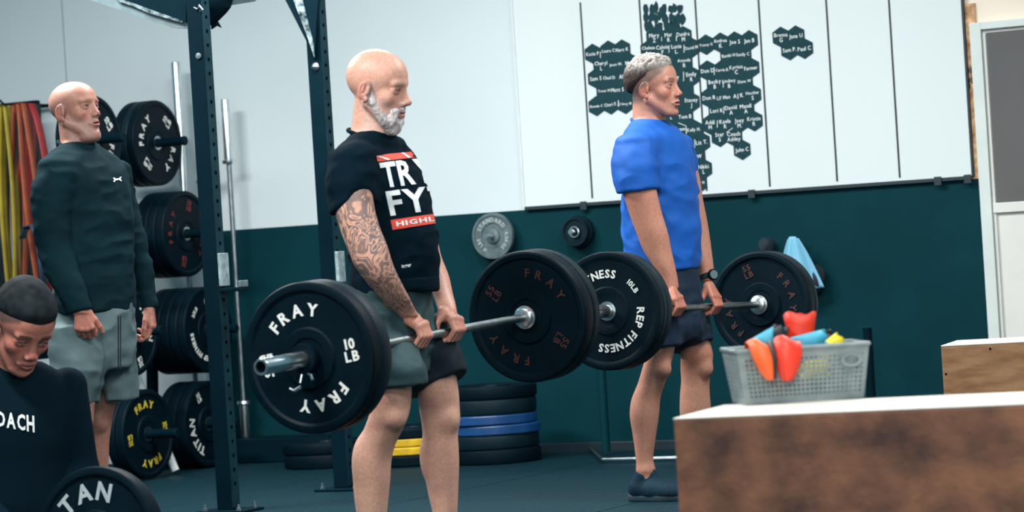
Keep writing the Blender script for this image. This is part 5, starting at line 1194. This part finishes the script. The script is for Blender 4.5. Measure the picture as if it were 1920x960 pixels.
slF = Ks([(275, 1240, 1298, 11.31, .062), (300, 1244, 1305, 11.32, .070), (340, 1258, 1313, 11.33, .072), (372, 1264, 1316, 11.33, .070)])
sp = [loft(tor, .03), loft(dome(sl), .040, clips=[(PY(1166, 361, 10.88), (.06, 0, -.998))]), loft(dome(slF), .035), el(PY(1200, 270, 10.95), (.066, .06, .042), .04)]
shB = garment('t_shirt', sp, M['shirt_blue'], man, org, .0080, (11, 11, 12), shear=((1, 0, .8), (0, 1, 0), (-.35, 0, 1))); ORG[shB.name] = org
cz_ = PY(1216, 232, YB); neck_band('collar', (cz_[0]+.006, YB, cz_[2]-.006), .073, .072, .030, M['shirt_blue'], man, org, .007)
pel = Ks([(496, 1182, 1306, YB, .138), (512, 1182, 1309, YB, .146), (540, 1184, 1314, YB, .16), (580, 1188, 1316, YB, .168), (620, 1200, 1318, YB, .155), (636, 1212, 1310, YB, .12)])
sN = Ks([(570, 1194, 1280, 11.00, .12), (610, 1198, 1282, 10.98, .118), (648, 1204, 1280, 10.96, .095)])
sF = Ks([(570, 1252, 1318, 11.19, .12), (620, 1260, 1334, 11.225, .118), (672, 1265, 1339, 11.26, .094)])
garment('shorts', [loft(pel, .03), loft(sN, .04), loft(sF, .04, clips=[(PY(1267, 666, 11.26), (.36, 0, -.93))])], M['shorts_navy'], man, org, .007, (13, 13, 17))
shoe(man, org, (PY(1211, 884, 10.95)[0]+.01, 10.95), math.radians(-8)); shoe(man, org, (PY(1306, 874, 11.27)[0]+.01, 11.27), math.radians(10))
# watch
wc = PY(1328, 517, 11.305); bm = bmesh.new(); a0 = Vector(PY(1324, 505, 11.305)); a1 = Vector(PY(1331, 529, 11.305)); ax_ = (a1-a0).normalized()
qd = Vector((0, 1, 0)).rotation_difference(ax_).to_matrix().to_4x4(); lathe(bm, [(.0335, -.012), (.0365, -.010), (.0365, .010), (.0335, .012)], 32, 'Y', Matrix.Translation(Vector(wc)-Vector(org)) @ qd); finish(bm); ws = from_bm('watch_strap', bm, M['cloth_dark'], man, smooth=True)
wd_ = Vector((.80, -.55, .1)).normalized(); bm = bmesh.new(); q2 = Vector((0, 1, 0)).rotation_difference(wd_).to_matrix().to_4x4(); solid_lathe(bm, [(.021, .030), (.023, .034), (.023, .042), (.020, .045)], 28, 'Y', Matrix.Translation(Vector(wc)-Vector(org)) @ q2); from_bm('watch_case', bm, M['rubber'], ws, smooth=True)
bm = bmesh.new(); solid_lathe(bm, [(.0175, .0452), (.0175, .0462)], 28, 'Y', Matrix.Translation(Vector(wc)-Vector(org)) @ q2); from_bm('watch_glass', bm, M['lens'], ws)

# ===== C: man at left in long sleeves =====
YC = 9.60; org = PY(160, 1015, YC); org = np.array([org[0], YC, 0.])
man = empty('person', org, label='bald man in dark long sleeved shirt and grey shorts standing at left', cat='person'); ORG[man.name] = org
R = rot(math.radians(-2), math.radians(-7)); c = PY(141, 207, YC); s = 1.03; head = (R, c, s)
neck = Ks([(205, 108, 150, YC, .056), (235, 110, 166, YC, .060), (262, 113, 170, YC, .064), (285, 114, 172, YC, .062)])
tor = Ks([(268, 112, 176, YC, .085), (282, 102, 198, YC, .150), (300, 92, 222, YC, .195), (335, 90, 240, YC, .205), (370, 92, 246, YC, .200), (410, 96, 250, YC, .190), (450, 99, 251, YC, .185), (500, 101, 252, YC, .182), (550, 103, 253, YC, .182), (584, 104, 254, YC, .184)])
armN = Ks([(316, 68, 140, 9.395, .064), (350, 60, 136, 9.38, .070), (400, 61, 129, 9.37, .064), (450, 67, 133, 9.37, .060), (490, 77, 143, 9.37, .056), (530, 94, 157, 9.37, .050), (560, 114, 167, 9.37, .043), (588, 131, 174, 9.37, .038)])
armF = Ks([(325, 204, 246, 9.83, .060), (345, 208, 250, 9.84, .062), (400, 219, 262, 9.86, .058), (450, 229, 275, 9.86, .054), (500, 241, 286, 9.86, .050), (545, 256, 292, 9.86, .043), (576, 263, 295, 9.86, .037)])
legN = Ks([(640, 112, 182, 9.50, .08), (735, 114, 182, 9.47, .078), (765, 117, 177, 9.47, .068), (795, 117, 175, 9.47, .062), (818, 117, 167, 9.47, .058), (845, 119, 163, 9.47, .058), (880, 122, 160, 9.47, .055), (920, 128, 156, 9.47, .045), (960, 132, 154, 9.47, .036), (990, 134, 154, 9.47, .033)])
legF = Ks([(640, 182, 238, 9.70, .08), (735, 168, 224, 9.73, .078), (768, 160, 216, 9.73, .068), (800, 152, 209, 9.73, .062), (830, 150, 205, 9.73, .058), (860, 150, 204, 9.73, .058), (900, 153, 201, 9.73, .05), (940, 160, 196, 9.73, .04), (978, 164, 192, 9.73, .033)])
wN = PY(153, 577, 9.37); wF = PY(280, 574, 9.86)
prims = [loft(tor, .03, grow=-.014), loft(neck, .02), loft(armN, .02, grow=-.010), loft(armF, .02, grow=-.010), loft(legN, .02), loft(legF, .02), framed(head_prims(.85, .0028, 1.12, 1.05, .95, .92)+[el((.045, 0, -.115), (.040, .042, .022), .02)], R, c, s, .012)]
hp = PY(172, 610, YC); prims += [el((hp[0], YC, hp[2]+.03), (.105, .155, .15), .04)]
prims += [bump(158, 788, 9.44, (.034, .03, .038), .02), bump(186, 792, 9.70, (.034, .03, .038), .02)]
for a_, Yl in ((PY(144, 990, 9.47), 9.47), (PY(178, 978, 9.73), 9.73)): prims += [rc((a_[0], Yl, a_[2]), (a_[0], Yl, .05), .034, .034, .02), rc((a_[0]-.02, Yl, .045), (a_[0]+.10, Yl, .035), .034, .026, .02)]
prims += hand_free(wN, (.10, 0, -1), (.40, -.88, .1), (.9, .42, 0), ((48, 85, 60), (50, 88, 60), (50, 88, 60), (50, 88, 60)), ((.75, .55, .1), (.85, .35, .45), (.85, .2, .6)), 1.0)
prims += hand_free(wF, (.08, 0, -1), (.86, .40, .0), (-.30, -.95, 0), ((25, 42, 28), (32, 46, 30), (40, 50, 30), (46, 55, 30)), ((.85, .45, .25), (.95, .10, .25), (.95, -.05, .3)), 1.0)
stC = dict(lidshade=.3, red=(.46, .12, .09), lip=(.42, .14, .13), browc=(.26, .15, .12), browa=.5, stubble=.32, stubc=(.26, .20, .19), buzz=.22, buzzc=(.30, .22, .20))
hands = [tuple(np.array(wN)+[.01, 0, -.07]), tuple(np.array(wF)+[0, 0, -.08])]
build_body(man, org, prims, head, hands, (.46, .215, .155), stC, M['skin'])
make_eyes(R, c, s, man, org, (.045, .065, .055), (1, -.12, .12))
sp = [loft(tor, .03), loft(dome(armN), .040, clips=[(PY(141, 586, 9.37), (.20, 0, -.98))]), loft(dome(armF), .035), el(PY(118, 305, 9.45), (.060, .06, .040), .04)]
shC = garment('long_sleeve_shirt', sp, M['shirt_teal'], man, org, .0070, (11, 11, 17), shear=((1, 0, .6), (0, 1, 0), (-.3, 0, 1))); ORG[shC.name] = org
cz_ = PY(144, 276, YC); neck_band('collar', (cz_[0]+.004, YC, cz_[2]+.000), .074, .073, .030, M['shirt_teal'], man, org, .007)
hem = Ks([(578, 103, 254, YC, .186), (588, 103, 255, YC, .187)])
def arc_strip(cx, cy, r0_, r1_, a0, a1, n=10):
    P_ = [(cx+r_*math.cos(math.radians(a0+(a1-a0)*i/n))*f_, cy+r_*math.sin(math.radians(a0+(a1-a0)*i/n))) for i in range(n+1) for r_, f_ in ((r0_, 1.), (r1_, 1.))]
    return (np.array(P_), [(2*i, 2*i+1, 2*i+3, 2*i+2) for i in range(n)])
lg = [arc_strip(.5, .92, .36, .56, 195, 345), arc_strip(.5, .08, .36, .56, 15, 165)]
decal('chest_emblem', shC, lg, quadmap((212, 344), (227, 342), (211, 331), (226, 329), .3), M['print_white'], man, .003, 2)
pel = Ks([(568, 104, 248, YC, .160), (585, 99, 250, YC, .170), (610, 95, 252, YC, .178), (655, 95, 253, YC, .178), (690, 106, 246, YC, .150)])
sN = Ks([(610, 95, 202, 9.49, .135), (680, 92, 198, 9.46, .120), (730, 93, 191, 9.46, .116), (757, 95, 185, 9.46, .112)])
sF = Ks([(610, 172, 252, 9.70, .125), (680, 184, 255, 9.74, .102), (730, 194, 257, 9.74, .100), (749, 199, 258, 9.74, .098)])
garment('shorts', [loft(pel, .03), loft(sN, .04), loft(sF, .04)], M['shorts_light'], man, org, .0085, (12, 12, 14), shear=((1, 0, .5), (0, 1, 0), (0, 0, 1)))
bm = bmesh.new()
for dx in (0, 8):
    pts = [PY(222+dx*.5, 592+k_*20, YC-.10-.012*(k_ < 1))-org for k_ in range(6)]; tube_bm(bm, [tuple(p) for p in pts], .0026, 6)
from_bm('drawstring', bm, M['cloth_dark'], man, smooth=True)
shoe(man, org, (PY(144, 990, 9.47)[0]+.01, 9.47), math.radians(-10)); shoe(man, org, (PY(178, 978, 9.73)[0]+.01, 9.73), math.radians(5))

# ===== D: coach crouching =====
Hc = PY(44, 612, 7.86); yw = math.radians(-34); Rb_ = rot(yw); fw = Rb_[:, 0]; lf = Rb_[:, 1]
bc = np.array([Hc[0], Hc[1], 0])-fw*.15; org = np.array([bc[0], bc[1], 0.])
man = empty('person', org, label='dark haired coach crouching at lower left, head bowed, in a black shirt', cat='person'); ORG[man.name] = org
R = rot(yw+math.radians(2), math.radians(38), math.radians(-6)); c = Hc; s = 1.17; head = (R, c, s)
zt = Hc[2]
torL = [(zt-.12, 0, 0, .075, .10), (zt-.15, 0, 0, .09, .15), (zt-.19, -.005, 0, .11, .20), (zt-.27, 0, 0, .125, .205), (zt-.36, 0, 0, .13, .19), (zt-.46, -.01, 0, .13, .18), (zt-.58, -.02, 0, .14, .19), (.20, -.03, 0, .15, .20)]
sh0 = zt-.19
def arm(sd, g=0.): return [rc((0, sd*.190, sh0-.02), (.01, sd*.215, sh0-.30), .056+g, .045+g, .02), rc((.01, sd*.215, sh0-.30), (.20, sd*.13, .275), .044+g, .030+g, .02)]
thigh = [rc((-.03, sd*.10, .22), (.24, sd*.15, .10), .095, .065, .02) for sd in (-1, 1)]+[rc((.24, sd*.15, .075), (-.10, sd*.14, .07), .06, .045, .02) for sd in (-1, 1)]
nk = [rc((.0, 0, zt-.16), (.075, 0, zt-.07), .066, .060, .02)]
lochand = []
bz_ = .225
prims = [framed([loft(torL, .03, grow=-.012), el((-.02, 0, .25), (.12, .17, .12), .03)]+nk+arm(-1, -.006)+arm(1, -.006)+thigh, Rb_, (bc[0], bc[1], 0), 1., .012), framed(head_prims(.5, .0010, 1.02, .9, .92), R, c, s, .012)]
hcs = []
for sd in (-1, 1):
    wl = Rb_ @ np.array([.20, sd*.13, .275])+np.array([bc[0], bc[1], 0]); dd = fw*.5+np.array([0, 0, -.86])
    prims += hand_free(wl, dd, fw*.86+np.array([0, 0, .5]), -sd*lf, ((35, 60, 40),)*4, ((.8, .4, .2),)*3, 1.0); hcs.append(tuple(wl+dd*.08))
stD = dict(lidshade=.5, red=(.55, .15, .11), lip=(.42, .13, .12), browc=(.05, .03, .025), browa=.9, stubble=.15, stubc=(.28, .16, .13), buzz=.8, buzzc=(.03, .03, .035))
build_body(man, org, prims, head, hcs, (.44, .18, .13), stD, M['skin'])
make_eyes(R, c, s, man, org, (.05, .04, .03), (1, 0, -.4))
hair_shell('hair', R, c, s, lambda q: q[:, 2]-np.maximum(.030+.42*q[:, 0], -.050), M['hair'], man, org, ((.003, .007, .010), (.018, .024, .028)), ((.003, .006, .009), (.010, .014, .017)), .010, .0016, 26, 9, .05)
g = .010
V, Q = mesh_sdf([framed([loft(torL, .03)]+arm(-1, g)+arm(1, g), Rb_, (bc[0], bc[1], 0), 1., .012)], .006); N = vnormals(V, Q); V = V+N*(vnoise(V*np.array([7, 7, 12]))*.005)[:, None]
shD = put('long_sleeve_shirt', V, Q, M['shirt_black'], man, org); ORG[shD.name] = org
V, Q = mesh_sdf([framed([rc(p_[0], p_[1], p_[2], p_[3], .02) for p_ in [((-.03, sd*.10, .22), (.24, sd*.15, .10), .108, .078) for sd in (-1, 1)]+[((.24, sd*.15, .085), (-.10, sd*.14, .08), .072, .056) for sd in (-1, 1)]], Rb_, (bc[0], bc[1], 0), 1., .012)], .007); V[:, 2] = np.maximum(V[:, 2], .001)
put('trousers', V, Q, M['shorts_dark'], man, org)
for gl_ in letters('COACH', 0, 1, 0, 1, .12): decal('printed_letter', shD, [gl_], quadmap((-26, 795), (64, 811), (-26, 768), (63, 780), .2), M['print_white'], man, .004, 3)
